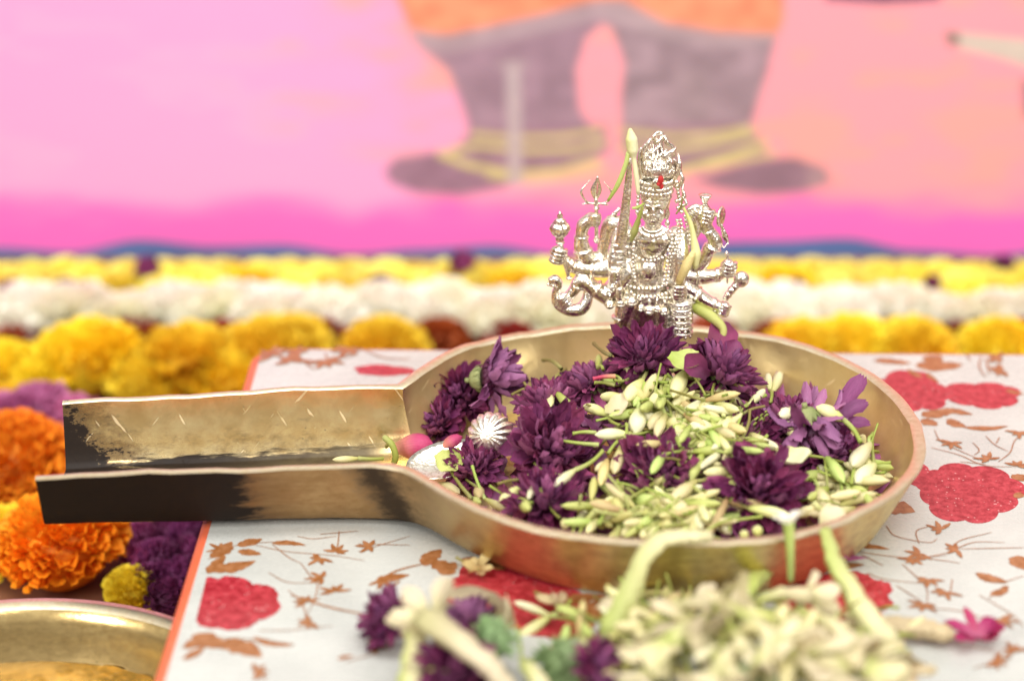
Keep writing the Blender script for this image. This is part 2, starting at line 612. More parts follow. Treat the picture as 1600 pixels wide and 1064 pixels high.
def vnoise(x, y, seed):
    """smooth value noise"""
    r = np.random.default_rng(seed).random((97, 97))
    xi, yi = np.floor(x).astype(int), np.floor(y).astype(int)
    fx, fy = x - xi, y - yi
    fx, fy = fx * fx * (3 - 2 * fx), fy * fy * (3 - 2 * fy)
    g = lambda a, b_: r[a % 97, b_ % 97]
    return (g(xi, yi) * (1 - fx) + g(xi + 1, yi) * fx) * (1 - fy) + (g(xi, yi + 1) * (1 - fx) + g(xi + 1, yi + 1) * fx) * fy


def sstep(a, b_, v):
    t = np.clip((v - a) / (b_ - a), 0, 1)
    return t * t * (3 - 2 * t)


def srgb(c):
    return np.array(lin(c)[:3])


def paint_backdrop():
    xs = np.linspace(-62, 62, 560)
    zs = np.linspace(FLOOR, 30, 200)
    XX, ZZ = np.meshgrid(xs, zs)
    P = np.stack([XX, np.full_like(XX, BACK_Y), ZZ], -1)
    px, py = to_px(P)
    nz = vnoise(px / 140 + 20, py / 40 + 20, 1) * 0.6 + vnoise(px / 50 + 20, py / 22 + 20, 2) * 0.4
    t = sstep(430, 900, px + (nz - 0.5) * 420 - (py - 150) * 0.4)
    A, B_ = srgb((252, 170, 220)), srgb((252, 166, 180))
    col = A * (1 - t)[..., None] + B_ * t[..., None]
    w = sstep(0.45, 0.75, nz)[..., None] * 0.45
    col = col * (1 - w) + srgb((250, 182, 222)) * (1 - t)[..., None] * w + srgb((252, 178, 152)) * t[..., None] * w
    m = sstep(285, 350, py + (nz - 0.5) * 50)[..., None]
    col = col * (1 - m) + srgb((250, 116, 204)) * m

    def lay(poly, c, soft=5, a=1.0, tex=0.12, seed=9):
        nonlocal col
        d = sdf_poly(px, py, poly)
        k = (sstep(soft, -soft, d) if False else 1 - sstep(-soft, soft, d)) * a
        tx = 1 + (vnoise(px / 26 + 9, py / 18 + 9, seed) - 0.5) * 2 * tex
        col = col * (1 - k[..., None]) + (srgb(c) * tx[..., None]) * k[..., None]

    legs_l = [(640, 50), (700, 58), (850, 25), (930, 5), (975, 5), (960, 45), (940, 38), (915, 60), (900, 110), (905, 170), (948, 235), (740, 240), (728, 180), (700, 110), (662, 78)]
    legs_r = [(940, 5), (975, 5), (1040, 40), (1120, 55), (1212, 58), (1200, 110), (1172, 200), (1172, 235), (972, 235), (970, 150), (976, 100), (960, 55)]
    lay([(600, -260), (605, -40), (640, 42), (690, 62), (760, 48), (850, 25), (930, 8), (975, 8), (1040, 40), (1120, 55), (1212, 60), (1225, 30), (1222, -260)], (246, 152, 118), 6, tex=0.2)
    lay(legs_l, (164, 134, 152), 6, tex=0.16, seed=4)
    lay(legs_r, (166, 142, 154), 6, tex=0.22, seed=6)
    lay([(640, 48), (700, 54), (850, 22), (930, 0), (975, 0), (1040, 34), (1120, 48), (1214, 52), (1206, 74), (1110, 74), (1030, 60), (960, 34), (930, 32), (850, 52), (700, 84), (660, 78)], (182, 160, 168), 7, 0.75)
    lay([(1055, 110), (1110, 110), (1110, 190), (1055, 190)], (172, 150, 158), 14, 0.5)
    # ankles, feet, anklets
    lay([(600, 268), (618, 248), (680, 238), (750, 248), (812, 272), (790, 292), (720, 306), (650, 301), (612, 287)], (158, 122, 144), 6, seed=7)
    lay([(1082, 282), (1180, 250), (1240, 246), (1286, 262), (1297, 284), (1250, 301), (1190, 304), (1130, 296)], (152, 120, 138), 6, seed=8)
    lay([(1262, 262), (1288, 262), (1297, 284), (1258, 298)], (172, 142, 150), 5, 0.8)
    lay([(700, 246), (742, 200), (945, 196), (952, 234), (905, 264), (800, 278), (730, 268)], (160, 124, 146), 6, tex=.15)
    lay([(972, 196), (1172, 192), (1200, 244), (1120, 262), (1085, 270), (1020, 262), (972, 240)], (164, 130, 148), 6, tex=.15)

    def line(pts, wd, c, a=.85):
        up = [(x, y - wd / 2) for x, y in pts]
        dn = [(x, y + wd / 2) for x, y in pts][::-1]
        lay(up + dn, c, 4, a, .1)
    YL = (222, 208, 140)
    line([(736, 210), (800, 216), (880, 214), (940, 204)], 9, YL)
    line([(700, 238), (740, 228), (830, 236), (900, 234), (946, 222)], 10, YL)
    line([(684, 240), (730, 258), (800, 272), (870, 268), (936, 250)], 12, YL)
    line([(760, 274), (830, 284), (900, 276), (944, 262)], 9, YL, .7)
    line([(970, 206), (1050, 214), (1120, 210), (1172, 200)], 9, YL)
    line([(968, 230), (1040, 236), (1110, 226), (1180, 208)], 10, YL)
    line([(1030, 280), (1080, 262), (1130, 248), (1200, 222)], 13, YL)
    line([(1100, 262), (1150, 252), (1212, 240)], 9, YL, .8)
    # pale streak crossing the left leg
    lay([(790, 96), (814, 96), (816, 290), (794, 290)], (196, 178, 184), 4, 0.9, 0.05)
    lay([(772, 96), (830, 96), (826, 108), (776, 108)], (176, 154, 162), 4, 0.6)
    # shape at the right margin
    lay([(1484, 50), (1600, 62), (1900, 80), (1900, 130), (1600, 104), (1570, 94), (1500, 76)], (214, 200, 188), 4, 1.0, 0.05)
    lay([(1476, 50), (1498, 52), (1500, 72), (1482, 72)], (150, 128, 120), 4)
    lay([(1596, 125), (1900, 120), (1900, 190), (1600, 185)], (150, 112, 120), 5, 0.8)
    lay([(1270, -60), (1480, -60), (1470, 2), (1380, 8), (1290, 2)], (140, 95, 118), 4)
    # blue strip along the foot
    wv = 384 + (vnoise(px / 110 + 3, px * 0 + 3, 12) - 0.5) * 30
    k = sstep(-4, 4, py - wv)[..., None]
    bl = srgb((92, 118, 172)) * (1 + 0.25 * (nz[..., None] - 0.5))
    col = col * (1 - k) + bl * k
    col = np.clip(col, 0, 1) * 0.86
    ny, nx = XX.shape
    vs = P.reshape(-1, 3) * CM
    idx = np.arange(nx * ny).reshape(ny, nx)
    q = np.stack([idx[:-1, :-1], idx[:-1, 1:], idx[1:, 1:], idx[1:, :-1]], -1).reshape(-1, 4)
    me = bpy.data.meshes.new("painted_sheet")
    me.vertices.add(len(vs))
    me.vertices.foreach_set("co", vs.astype(np.float32).ravel())
    me.loops.add(q.size)
    me.loops.foreach_set("vertex_index", q.ravel().astype(np.int32))
    me.polygons.add(len(q))
    me.polygons.foreach_set("loop_start", np.arange(0, q.size, 4, dtype=np.int32))
    me.update(calc_edges=True)
    at = me.color_attributes.new("paint", 'FLOAT_COLOR', 'POINT')
    at.data.foreach_set("color", np.concatenate([col.reshape(-1, 3), np.ones((nx * ny, 1))], 1).astype(np.float32).ravel())
    n = NT("painted_cloth")
    a = n.new("ShaderNodeAttribute", attribute_name="paint")
    f = n.noise(300, 3, 0.6, n.coord())
    n.set(col=a.outputs["Color"], rough=0.8, spec=0.2)
    n.bump(f, 0.2, 0.001)
    me.materials.append(n.m)
    r = empty("painted_backdrop", (0, BACK_Y, FLOOR), "pink painted backdrop showing two large grey feet with anklets, standing behind the flower rows", "backdrop")
    o = link("painted_sheet", me, r, (0, -BACK_Y, -FLOOR))
    bb = MB()
    x0, x1, y0, y1, z0, z1 = -62.5, 62.5, 0.15, 1.6, 0.02, 39.0
    bb.add([(x, y, z) for z in (z0, z1) for y in (y0, y1) for x in (x0, x1)], [(0, 1, 3, 2), (4, 6, 7, 5), (0, 4, 5, 1), (2, 3, 7, 6), (0, 2, 6, 4), (1, 5, 7, 3)])
    bb.build("backing_board", M['wood'], r, smooth=False)


paint_backdrop()

# ------------------------------------------------------------------ low table with printed laminate
TAB = empty("low_table", (6.0, 80, FLOOR), "low white table with red flower and brown leaf print under the brass ladle", "table")
YAW = math.radians(-1.1)
TX0, TX1, TY0, TY1 = -12.0, 34.0, 50.0, 95.1     # laminate top in table space (before yaw)
PIV = Vector((-12.0, 95.1, 0))


def tyaw(p):
    d = Vector(p) - PIV
    return PIV + Vector((d.x * math.cos(YAW) - d.y * math.sin(YAW), d.x * math.sin(YAW) + d.y * math.cos(YAW), d.z))


def rounded(x0, x1, y0, y1, r, n=7):
    out = []
    for cx, cy, a0 in ((x1 - r, y0 + r, -90), (x1 - r, y1 - r, 0), (x0 + r, y1 - r, 90), (x0 + r, y0 + r, 180)):
        for i in range(n + 1):
            a = math.radians(a0 + 90 * i / n)
            out.append((cx + r * math.cos(a), cy + r * math.sin(a)))
    return out


def tab_loc(o):
    o.location = Vector(o.location) - Vector(TAB.location)
    return o


b = MB()
ring = rounded(TX0, TX1, TY0, TY1, 1.1)
top = [tyaw((x, y, 0)) for x, y in ring]
bot = [tyaw((x, y, -0.12)) for x, y in ring]
N_ = len(ring)
b.add(top + bot, [tuple(range(N_))] + [(i, i + N_, (i + 1) % N_ + N_, (i + 1) % N_) for i in range(N_)])
tab_loc(b.build("laminate_top", M['laminate'], TAB, smooth=False))
b = MB()
prof = [(0.0, -0.02), (0.22, -0.03), (0.40, -0.14), (0.46, -0.35), (0.46, -1.5)]
rings = []
for d, z in prof:
    rings += [tyaw((x, y, z)) for x, y in rounded(TX0 - d, TX1 + d, TY0 - d, TY1 + min(d, 0.15), 1.1 + d * 0.8)]
fs = []
for i in range(len(prof) - 1):
    for k in range(N_):
        a, c = i * N_ + k, i * N_ + (k + 1) % N_
        fs.append((a, a + N_, c + N_, c))
b.add(rings, fs)
under = (len(prof) - 1) * N_
b.add(rings[under:], [tuple(range(N_ - 1, -1, -1))])
tab_loc(b.build("edge_band", M['orange_edge'], TAB))
for lx, ly in ((-9.5, 92.5), (31.5, 92.5), (-9.5, 52.6), (31.5, 52.6)):
    b = MB()
    p = tyaw((lx, ly, 0))
    w = 1.4
    b.add([(p.x + sx * w * s, p.y + sy * w * s, z) for z, s in ((FLOOR, 0.8), (-1.5, 1.0)) for sx, sy in ((-1, -1), (1, -1), (1, 1), (-1, 1))],
          [(3, 2, 1, 0), (4, 5, 6, 7), (0, 1, 5, 4), (1, 2, 6, 5), (2, 3, 7, 6), (3, 0, 4, 7)])
    tab_loc(b.build("leg", M['wood'], TAB, smooth=False))

# flat print on the laminate
BZ = [0.0045]


def flat_poly(b, pts, z):
    n = len(pts)
    cx = sum(p.x for p in pts) / n
    cy = sum(p.y for p in pts) / n
    b.add([(cx, cy, z)] + [(p.x, p.y, z) for p in pts], [(0, 1 + i, 1 + (i + 1) % n) for i in range(n)])


def inside_table(p):
    return TX0 + 0.02 < p.x < 33 and p.y < 95.0 + (p.x - TX0) * math.sin(YAW)


def bloom(name, cx, cy, rx, ry, lobes, seed, rot=0, jag=0.0):
    """one scalloped red bloom; photo position of its centre and half sizes"""
    r = random.Random(seed)
    C = on_z(cx, cy)
    RX = (on_z(cx + rx, cy) - C).x
    RY = (on_z(cx, cy - ry) - C).y
    la = [r.uniform(0.85, 1.15) for _ in range(lobes)]
    ph = r.random()
    pts = []
    K = lobes * 14
    for i in range(K):
        a = 2 * math.pi * i / K
        u = (a / (2 * math.pi) * lobes + ph) % lobes
        li, fr = int(u), u % 1
        amp = la[li] * (1 - fr) + la[(li + 1) % lobes] * fr
        rad = (0.86 + 0.16 * math.sqrt(max(0, math.sin(math.pi * fr)))) * (0.75 + 0.25 * amp)
        rad += jag * (r.random() - 0.5)
        rad *= 1 + 0.09 * math.sin(2 * a + seed) + 0.06 * math.sin(3 * a + 2.3 * seed)
        x, y = math.cos(a) * rad, math.sin(a) * rad
        p = Vector((C.x + RX * x, C.y + RY * y, 0))
        p.x = max(p.x, TX0 + 0.03)
        pts.append(p)
    b = MB()
    BZ[0] += 0.0004
    flat_poly(b, pts, BZ[0])
    o = tab_loc(b.build(name, M['print_red'], TAB, smooth=False))
    return o


bloom("printed_bloom", 358, 941, 78, 42, 7, 3, jag=0.05)
bloom("printed_bloom", 800, 925, 118, 52, 8, 4, jag=0.03)
bloom("printed_bloom", 1305, 932, 102, 36, 8, 5, jag=0.06)
bloom("printed_bloom", 1514, 768, 84, 44, 8, 6)
bloom("printed_bloom", 1436, 744, 26, 22, 5, 16)
bloom("printed_bloom", 1420, 612, 62, 34, 7, 7)
bloom("printed_bloom", 1532, 617, 60, 22, 7, 8)
bloom("printed_bloom", 600, 579, 48, 9, 6, 9)
bloom("printed_bloom", 860, 975, 60, 22, 6, 10, jag=0.03)


LZ = [0.009]


def leaf(b, base, tip, w, jag, r, bend=0.0, z=None):
    LZ[0] += 0.00015
    z = LZ[0]
    B0, T0 = Vector(base), Vector(tip)
    d = T0 - B0
    nrm = Vector((-d.y, d.x, 0))
    L = d.length
    if L < 1e-5: return
    nrm /= L
    n = 12
    up, dn = [], []
    for i in range(n + 1):
        t = i / n
        c = B0 + d * t + nrm * bend * L * math.sin(math.pi * t)
        hw = w * (math.sin(math.pi * min(1, t ** 0.8)) ** 0.75 if 0 < t < 1 else 0) * 0.5
        j = 1 + jag * (r.random() - 0.5) * 2
        k = 1 + jag * (r.random() - 0.5) * 2
        up.append(c + nrm * (hw * j + 0.01))
        dn.append(c - nrm * (hw * k + 0.01))
    vs = [(p.x, p.y, z) for p in up + dn]
    b.add(vs, [(i, n + 1 + i, n + 2 + i, i + 1) for i in range(n)])


def stroke(b, pts, w, z=None):
    LZ[0] += 0.00015
    z = LZ[0]
    pts = catmull(pts, 5)
    vs, n = [], len(pts)
    for i, p in enumerate(pts):
        t = (pts[min(i + 1, n - 1)] - pts[max(i - 1, 0)])
        nr = Vector((-t.y, t.x, 0)).normalized() * w * (0.35 + 0.65 * math.sin(math.pi * (0.15 + 0.85 * i / n))) * 0.5
        vs += [(p.x + nr.x, p.y + nr.y, z), (p.x - nr.x, p.y - nr.y, z)]
    b.add(vs, [(2 * i, 2 * i + 1, 2 * i + 3, 2 * i + 2) for i in range(n - 1)])


def leaves_px(lst, seed, name="printed_leaf"):
    r = random.Random(seed)
    for (x0, y0, x1, y1, w) in lst:
        b = MB()
        leaf(b, on_z(x0, y0), on_z(x1, y1), w * .68, 0.22, r, r.uniform(-0.1, 0.1))
        tab_loc(b.build(name, M['print_brown'], TAB, smooth=False))


leaves_px([
    # beside the left bloom
    (330, 872, 362, 846, .95), (370, 852, 410, 842, .8), (372, 860, 408, 866, .7), (425, 848, 478, 852, .5), (322, 890, 400, 876, 1.1), (325, 896, 352, 868, .8),
    (300, 992, 352, 1012, 1.3), (345, 1000, 410, 1026, 1.4), (285, 1012, 345, 996, .9), (395, 995, 460, 1008, .5), (286, 1030, 320, 1010, .6),
    (528, 1030, 552, 1024, .35), (575, 1014, 590, 1020, .35),
    # left of the bowl foot
    (662, 884, 690, 858, 1.0), (690, 898, 712, 878, 1.1), (675, 876, 712, 890, 1.1), (588, 905, 640, 898, .7), (722, 872, 760, 884, 1.0), (745, 878, 790, 890, .9),
    (868, 945, 948, 930, 1.1), (905, 965, 945, 935, 1.6), (890, 980, 930, 975, 1.2),
    # right of the bowl foot
    (1310, 853, 1390, 858, .6), (1308, 868, 1332, 872, .5), (1290, 885, 1350, 882, .7), (1254, 900, 1300, 886, .9), (1370, 788, 1430, 800, 1.7), (1385, 792, 1400, 780, .6),
    (1524, 895, 1575, 910, .8), (1590, 868, 1600, 890, 1.2), (1548, 930, 1575, 915, .6),
    # far right
    (1365, 563, 1425, 568, .9), (1430, 572, 1505, 570, 1.6), (1450, 568, 1470, 556, 1.3), (1440, 590, 1418, 576, .5), (1448, 582, 1468, 598, .4),
    (1440, 650, 1490, 642, 1.2), (1440, 655, 1465, 665, 1.0), (1470, 640, 1520, 648, .8), (1480, 655, 1510, 668, .9), (1505, 668, 1575, 666, .6), (1572, 610, 1600, 616, .5), (1582, 748, 1600, 742, .9), (1584, 772, 1600, 776, .8),
], 21)


def sprig(name, stem, stars, seed, w=0.048, lw=0.19, ll=0.68):
    """thin printed twig with small star-shaped leaf clusters, photo positions"""
    r = random.Random(seed)
    b = MB()
    for st in stem:
        stroke(b, [on_z(x, y) for x, y in st], w)
    for x, y in stars:
        c = on_z(x, y)
        a0 = r.uniform(0, 6)
        for k in range(5):
            a = a0 + k * 0.85 + r.uniform(-.15, .15)
            L = ll * r.uniform(.6, 1.1)
            leaf(b, c, c + Vector((math.cos(a) * L, math.sin(a) * L, 0)), lw, 0.15, r)
    tab_loc(b.build(name, M['print_brown'], TAB, smooth=False))


sprig("printed_sprig", [[(325, 874), (345, 862), (370, 852), (425, 847), (470, 850)], [(425, 850), (450, 870), (470, 880)]], [(345, 858)], 1)
sprig("printed_sprig", [[(400, 852), (450, 862), (520, 868), (570, 876)], [(465, 838), (490, 842), (525, 838)], [(530, 830), (528, 850), (525, 860)]], [(525, 862), (500, 872)], 2)
sprig("printed_sprig", [[(470, 880), (485, 900), (496, 915), (490, 940), (480, 960)], [(420, 895), (450, 910), (496, 910)], [(450, 922), (470, 940), (480, 965), (482, 978)]], [(503, 903), (523, 924), (478, 940), (485, 972)], 3)
sprig("printed_sprig", [[(560, 862), (580, 856), (640, 838)], [(500, 835), (560, 830)], [(560, 850), (640, 852)]], [(578, 854)], 4)
sprig("printed_sprig", [[(588, 910), (620, 892), (665, 880)], [(600, 925), (625, 908)], [(455, 930), (520, 950), (600, 965)]], [(598, 906)], 5, 0.12)
sprig("printed_sprig", [[(405, 985), (450, 985), (520, 978)], [(540, 1034), (590, 1020)], [(340, 996), (400, 1000), (460, 1006)]], [(400, 1050), (585, 1010)], 6)
sprig("printed_sprig", [[(1385, 822), (1400, 838), (1450, 848), (1465, 842)], [(1310, 852), (1340, 862), (1420, 872), (1480, 868)], [(1345, 866), (1380, 884)], [(1430, 870), (1500, 880)], [(1436, 850), (1432, 830), (1455, 822)]],
      [(1437, 865), (1470, 828), (1427, 874)], 7)
sprig("printed_sprig", [[(1490, 860), (1500, 845), (1550, 832)], [(1440, 872), (1480, 864), (1520, 848), (1570, 848)], [(1500, 858), (1600, 856)]], [(1494, 858)], 8)
sprig("printed_sprig", [[(1410, 882), (1430, 900), (1448, 920), (1448, 950)], [(1355, 895), (1380, 905), (1440, 912)], [(1400, 915), (1440, 940)], [(1485, 925), (1488, 905)]], [(1450, 906), (1477, 925), (1444, 944)], 9)
sprig("printed_sprig", [[(1524, 896), (1560, 910), (1600, 900)], [(1545, 935), (1570, 915)], [(1530, 930), (1580, 960), (1600, 980)], [(1430, 950), (1500, 955), (1560, 975)]], [(1563, 968)], 10)
sprig("printed_sprig", [[(1460, 672), (1470, 690), (1500, 705), (1540, 722)], [(1455, 700), (1500, 712), (1540, 728), (1600, 730)], [(1520, 692), (1530, 704), (1522, 712)], [(1500, 722), (1540, 726)]], [(1487, 692), (1545, 718), (1590, 728)], 11)
sprig("printed_sprig", [[(1540, 682), (1555, 696), (1575, 706)], [(1560, 722), (1578, 708), (1585, 690), (1600, 676)], [(1562, 684), (1556, 694)]], [(1592, 676)], 12)
sprig("printed_sprig", [[(1533, 558), (1530, 575), (1540, 590)], [(1510, 555), (1516, 564)], [(1540, 560), (1546, 585)]], [(1565, 580), (1560, 560)], 13, 0.08, 0.3, 0.8)
sprig("printed_sprig", [[(425, 556), (470, 562)], [(455, 545), (480, 570), (492, 578)], [(508, 552), (515, 575)], [(560, 552), (540, 560)], [(570, 548), (600, 560), (640, 562)]],
      [(425, 556), (468, 552), (455, 565), (510, 564), (545, 546)], 14, 0.09, 0.34, 1.0)
sprig("printed_sprig", [[(1420, 1000), (1500, 1008), (1560, 1020)], [(1520, 1045), (1570, 1030)]], [(1405, 1026), (1555, 1032), (1430, 1058), (1585, 1018)], 15)

# ------------------------------------------------------------------ brass ladle: round bowl with a broad open channel handle
RIM = 3.3
CX, CY = 6.95, 80.65


def pair_paths():
    """front and back rim lines from the apex (+X) leftwards, same count"""
    fr, bk = [], []
    apex = Vector((CX + 10.05, CY, 0))
    frp = [apex]
    for a in (-15, -30, -45, -60, -75, -88):
        frp.append(Vector((CX + 10.1 * math.cos(math.radians(a)), CY + 10.1 * math.sin(math.radians(a)), 0)))
    frp += [Vector((4.2, 70.75, 0)), Vector((1.2, 71.6, 0)), Vector((-1.1, 72.95, 0)), Vector((-2.9, 74.75, 0)), Vector((-4.6, 76.93, 0))]
    bkp = [apex]
    for a in (15, 30, 45, 60, 75, 88):
        bkp.append(Vector((CX + 9.95 * math.cos(math.radians(a)), CY + 10.1 * math.sin(math.radians(a)), 0)))
    bkp += [Vector((4.2, 90.85, 0)), Vector((1.6, 90.35, 0)), Vector((-0.9, 89.35, 0)), Vector((-3.0, 87.6, 0)), Vector((-4.96, 84.6, 0))]
    fr = catmull(frp, 6)
    bk = catmull(bkp, 6)
    nch = 16
    f0, b0 = fr[-1], bk[-1]
    f1, b1 = Vector((-18.85, 76.02, 0)), Vector((-19.05, 82.95, 0))
    nb = len(fr)
    for i in range(1, nch + 1):
        t = i / nch
        fr.append(f0.lerp(f1, t))
        bk.append(b0.lerp(b1, t))
    return fr, bk, nb


def ladle():
    root = empty("brass_ladle", (CX, CY, 0), "wide brass offering ladle with sooty open channel handle, holding purple flowers and buds", "ladle")
    fr, bk, nb = pair_paths()
    n = len(fr)
    for path, reps in ((fr, 4), (bk, 0)):
        for _ in range(reps):
            q = [p.copy() for p in path]
            for i in range(nb - 4, nb + 3):
                path[i] = q[i] * .5 + (q[i - 1] + q[i + 1]) * .25
        # slight dents and unevenness of a hand-made vessel
        for i in range(nb, n):
            path[i].y += 0.035 * math.sin(i * 0.8 + path[i].y) + 0.02 * math.sin(i * 2.3)

    def inward(path, i, side):
        t = path[min(i + 1, n - 1)] - path[max(i - 1, 0)]
        if i == nb - 1:   # keep the corner's mitre modest
            t = (path[i] - path[i - 1]).normalized() + (path[i + 1] - path[i]).normalized()
        v = Vector((-t.y, t.x, 0)).normalized()
        return v if side < 0 else -v
    # front path runs apex -> left along -Y side: inward is +Y-ish
    def inw(path, i):
        c = Vector((CX, CY, 0)) if i < nb else Vector((path[i].x, (fr[i].y + bk[i].y) / 2, 0))
        if i == 0: return Vector((-1, 0, 0))
        v = inward(path, i, 1)
        return v if v.dot(c - path[i]) > 0 else -v

    def base_z(x):
        t = min(1, max(0, (2.5 - x) / 7.0))
        t = t * t * (3 - 2 * t)
        return 0.02 + 0.28 * t + (0.14 * max(0, (-5 - x) / 14))

    def flare(i, back):
        # how far the foot sits inside the rim
        t = min(1.0, max(0.0, (nb - 1 - i) / 16))
        c0 = 1.12 if back else 1.0
        c1 = 1.65 if back else 1.65 - 0.20 * sm(1, 16, i)
        return c0 + (c1 - c0) * (t * t * (3 - 2 * t))

    wob = lambda p: 0.045 * math.sin(p.x * 0.7 + p.y * 0.4) + 0.02 * math.sin(p.x * 2.1 + p.y) + 0.012 * math.sin(p.x * 5.3)
    rows_f, rows_b = [], []
    for path, rows in ((fr, rows_f), (bk, rows_b)):
        for i in range(n):
            p = path[i]
            w = inw(path, i)
            fl = flare(i, path is bk)
            bz = base_z(p.x)
            top = RIM + wob(p) - (0.05 if p.x < -15 else 0)
            H = top - bz
            row = []
            # outer side, from the foot up
            row.append(p + w * (fl + 0.35) + Vector((0, 0, bz)))
            row.append(p + w * (fl + 0.08) + Vector((0, 0, bz + 0.06)))
            for t in (0.12, 0.35, 0.6, 0.85):
                row.append(p + w * (fl * (1 - t) ** 1.15 + 0.03) + Vector((0, 0, bz + H * t)))
            row.append(p + Vector((0, 0, top - 0.12)))
            row.append(p + w * 0.03 + Vector((0, 0, top - 0.03)))
            row.append(p + w * 0.10 + Vector((0, 0, top)))
            lw = 0.50 if i < nb else 0.32
            row.append(p + w * (lw - 0.08) + Vector((0, 0, top - 0.03)))
            row.append(p + w * lw + Vector((0, 0, top - 0.09)))
            for t in (0.82, 0.6, 0.35, 0.16):
                row.append(p + w * (fl * (1 - t) ** 1.15 + (0.34 if i < nb else 0.26)) + Vector((0, 0, bz + H * t)))
            if i < nb:
                row.append(p + w * (fl + 0.42) + Vector((0, 0, bz + 0.27)))
                row.append(p + w * (fl + 0.75) + Vector((0, 0, bz + 0.20)))
            else:
                row.append(p + w * (fl + 0.25) + Vector((0, 0, bz + 0.23)))
                row.append(p + w * (fl + 0.34) + Vector((0, 0, bz + 0.20)))
            rows.append(row)
    b = MB()
    K = len(rows_f[0])
    LIP = (6, 9)

    def matof(k):
        return 2 if 6 <= k <= 9 else (0 if k < 6 else 1)
    vf = [q for r in rows_f for q in r]
    vb = [q for r in rows_b for q in r]
    for k in range(K - 1):
        b.add([], [], 0)
    base = len(b.v)
    b.v += [tuple(q) for q in vf]
    base2 = len(b.v)
    b.v += [tuple(q) for q in vb]
    for i in range(n - 1):
        for k in range(K - 1):
            a = base + i * K + k
            b.f.append((a, a + K, a + K + 1, a + 1))
            b.m.append(matof(k))
            a = base2 + i * K + k
            b.f.append((a + 1, a + K + 1, a + K, a))
            b.m.append(matof(k))
    # end caps of the walls at the open end
    b.f.append(tuple(base + (n - 1) * K + k for k in range(K)))
    b.m.append(2)
    b.f.append(tuple(base2 + (n - 1) * K + k for k in range(K - 1, -1, -1)))
    b.m.append(2)
    # floors: outer (k=0) and inner (k=K-1)
    SUB = 8
    for kk, mt in ((0, 0), (K - 1, 1)):
        grid = []
        for i in range(n):
            A, Bb = rows_f[i][kk], rows_b[i][kk]
            line = []
            for s in range(SUB + 1):
                if s == 0: line.append(base + i * K + kk)
                elif s == SUB: line.append(base2 + i * K + kk)
                else:
                    b.v.append(tuple(A.lerp(Bb, s / SUB)))
                    line.append(len(b.v) - 1)
            grid.append(line)
        for i in range(n - 1):
            for s in range(SUB):
                q = (grid[i][s], grid[i][s + 1], grid[i + 1][s + 1], grid[i + 1][s])
                b.f.append(q if kk else q[::-1])
                b.m.append(mt)
        # the open end of the floor slab
        if kk == 0: g0 = grid
        else:
            for s in range(SUB):
                b.f.append((g0[-1][s], g0[-1][s + 1], grid[-1][s + 1], grid[-1][s]))
                b.m.append(2)
    o = b.build("cast_body", [M['brass_out'], M['brass_in'], M['brass_lip']], root, sharp=38)
    bm = bmesh.new()
    bm.from_mesh(o.data)
    bmesh.ops.remove_doubles(bm, verts=bm.verts, dist=1e-5)
    bmesh.ops.dissolve_degenerate(bm, edges=bm.edges, dist=1e-6)
    bmesh.ops.recalc_face_normals(bm, faces=bm.faces)
    bm.to_mesh(o.data)
    bm.free()
    o.data.set_sharp_from_angle(angle=math.radians(38))
    o.location = (-CX * CM, -CY * CM, 0)
    # brass patina nodes use object space: keep it equal to world space in cm
    return root


ladle()

# ------------------------------------------------------------------ heaps: where things rest
def heap(x, y):
    base = 0.7 + 1.05 * sm(-4.5, 1.5, x)
    dx, dy = x - 7.2, y - 82.5
    base += 2.0 * math.exp(-(dx * dx / 26 + dy * dy / 20))
    r = math.hypot(x - CX, y - CY)
    return base - 0.5 * sm(7.6, 9.4, r)


def pile(x, y):
    dx, dy = x - 9.0, y - 65.0
    a = 2.6 * math.exp(-(dx * dx / 34 + dy * dy / 22))
    dx, dy = x + 1.5, y - 65.5
    return 0.1 + max(a, 1.3 * math.exp(-(dx * dx / 14 + dy * dy / 12)))


def hit(x, y, h, lift=0.0):
    r = ray(x, y)
    z = 2.0
    for _ in range(25):
        t = (z - CAMZ) / r.z
        z = 0.5 * z + 0.5 * (h(r.x * t, r.y * t) + lift)
    t = (z - CAMZ) / r.z
    return Vector((r.x * t, r.y * t, z))


# ------------------------------------------------------------------ flower pieces
def petal_mesh(name, mat, L=1.0, w=0.3, cup=0.35, curl=0.25, tip=0.72, nl=6, nw=4, wave=0.0, seed=0):
    """along +X, width Y, upper face +Z"""
    r = random.Random(seed)
    b = MB()
    vs, fs = [], []
    for i in range(nl + 1):
        t = (i / nl) ** 0.85
        # spoon outline: narrow claw, broad upper half, pointed-round end
        ww = w * (0.34 + 0.66 * sm(0, 0.5, t)) * (0.30 + 0.70 * math.sqrt(max(0, 1 - max(0, (t - tip) / (1 - tip)) ** 2))) * 0.5
        ang = curl * t
        x = L * t * (1 - 0.12 * abs(curl) * t)
        z = L * 0.5 * curl * t * t
        for k in range(nw + 1):
            s = (k / nw - 0.5) * 2
            y = ww * s
            zc = cup * ww * (s * s) * (1 - 0.35 * t) + wave * r.uniform(-1, 1) * 0.06
            xx = x - (abs(s) ** 2) * ww * 0.3 * (1 if t > 0.85 else 0) - (0.05 * L * (k % 2) if i == nl and nw == 4 else 0)
            vs.append((xx - zc * math.sin(ang), y, z + zc * math.cos(ang)))
    for i in range(nl):
        for k in range(nw):
            a = i * (nw + 1) + k
            fs.append((a, a + nw + 1, a + nw + 2, a + 1))
    b.add(vs, fs)
    return b.mesh(name, mat)


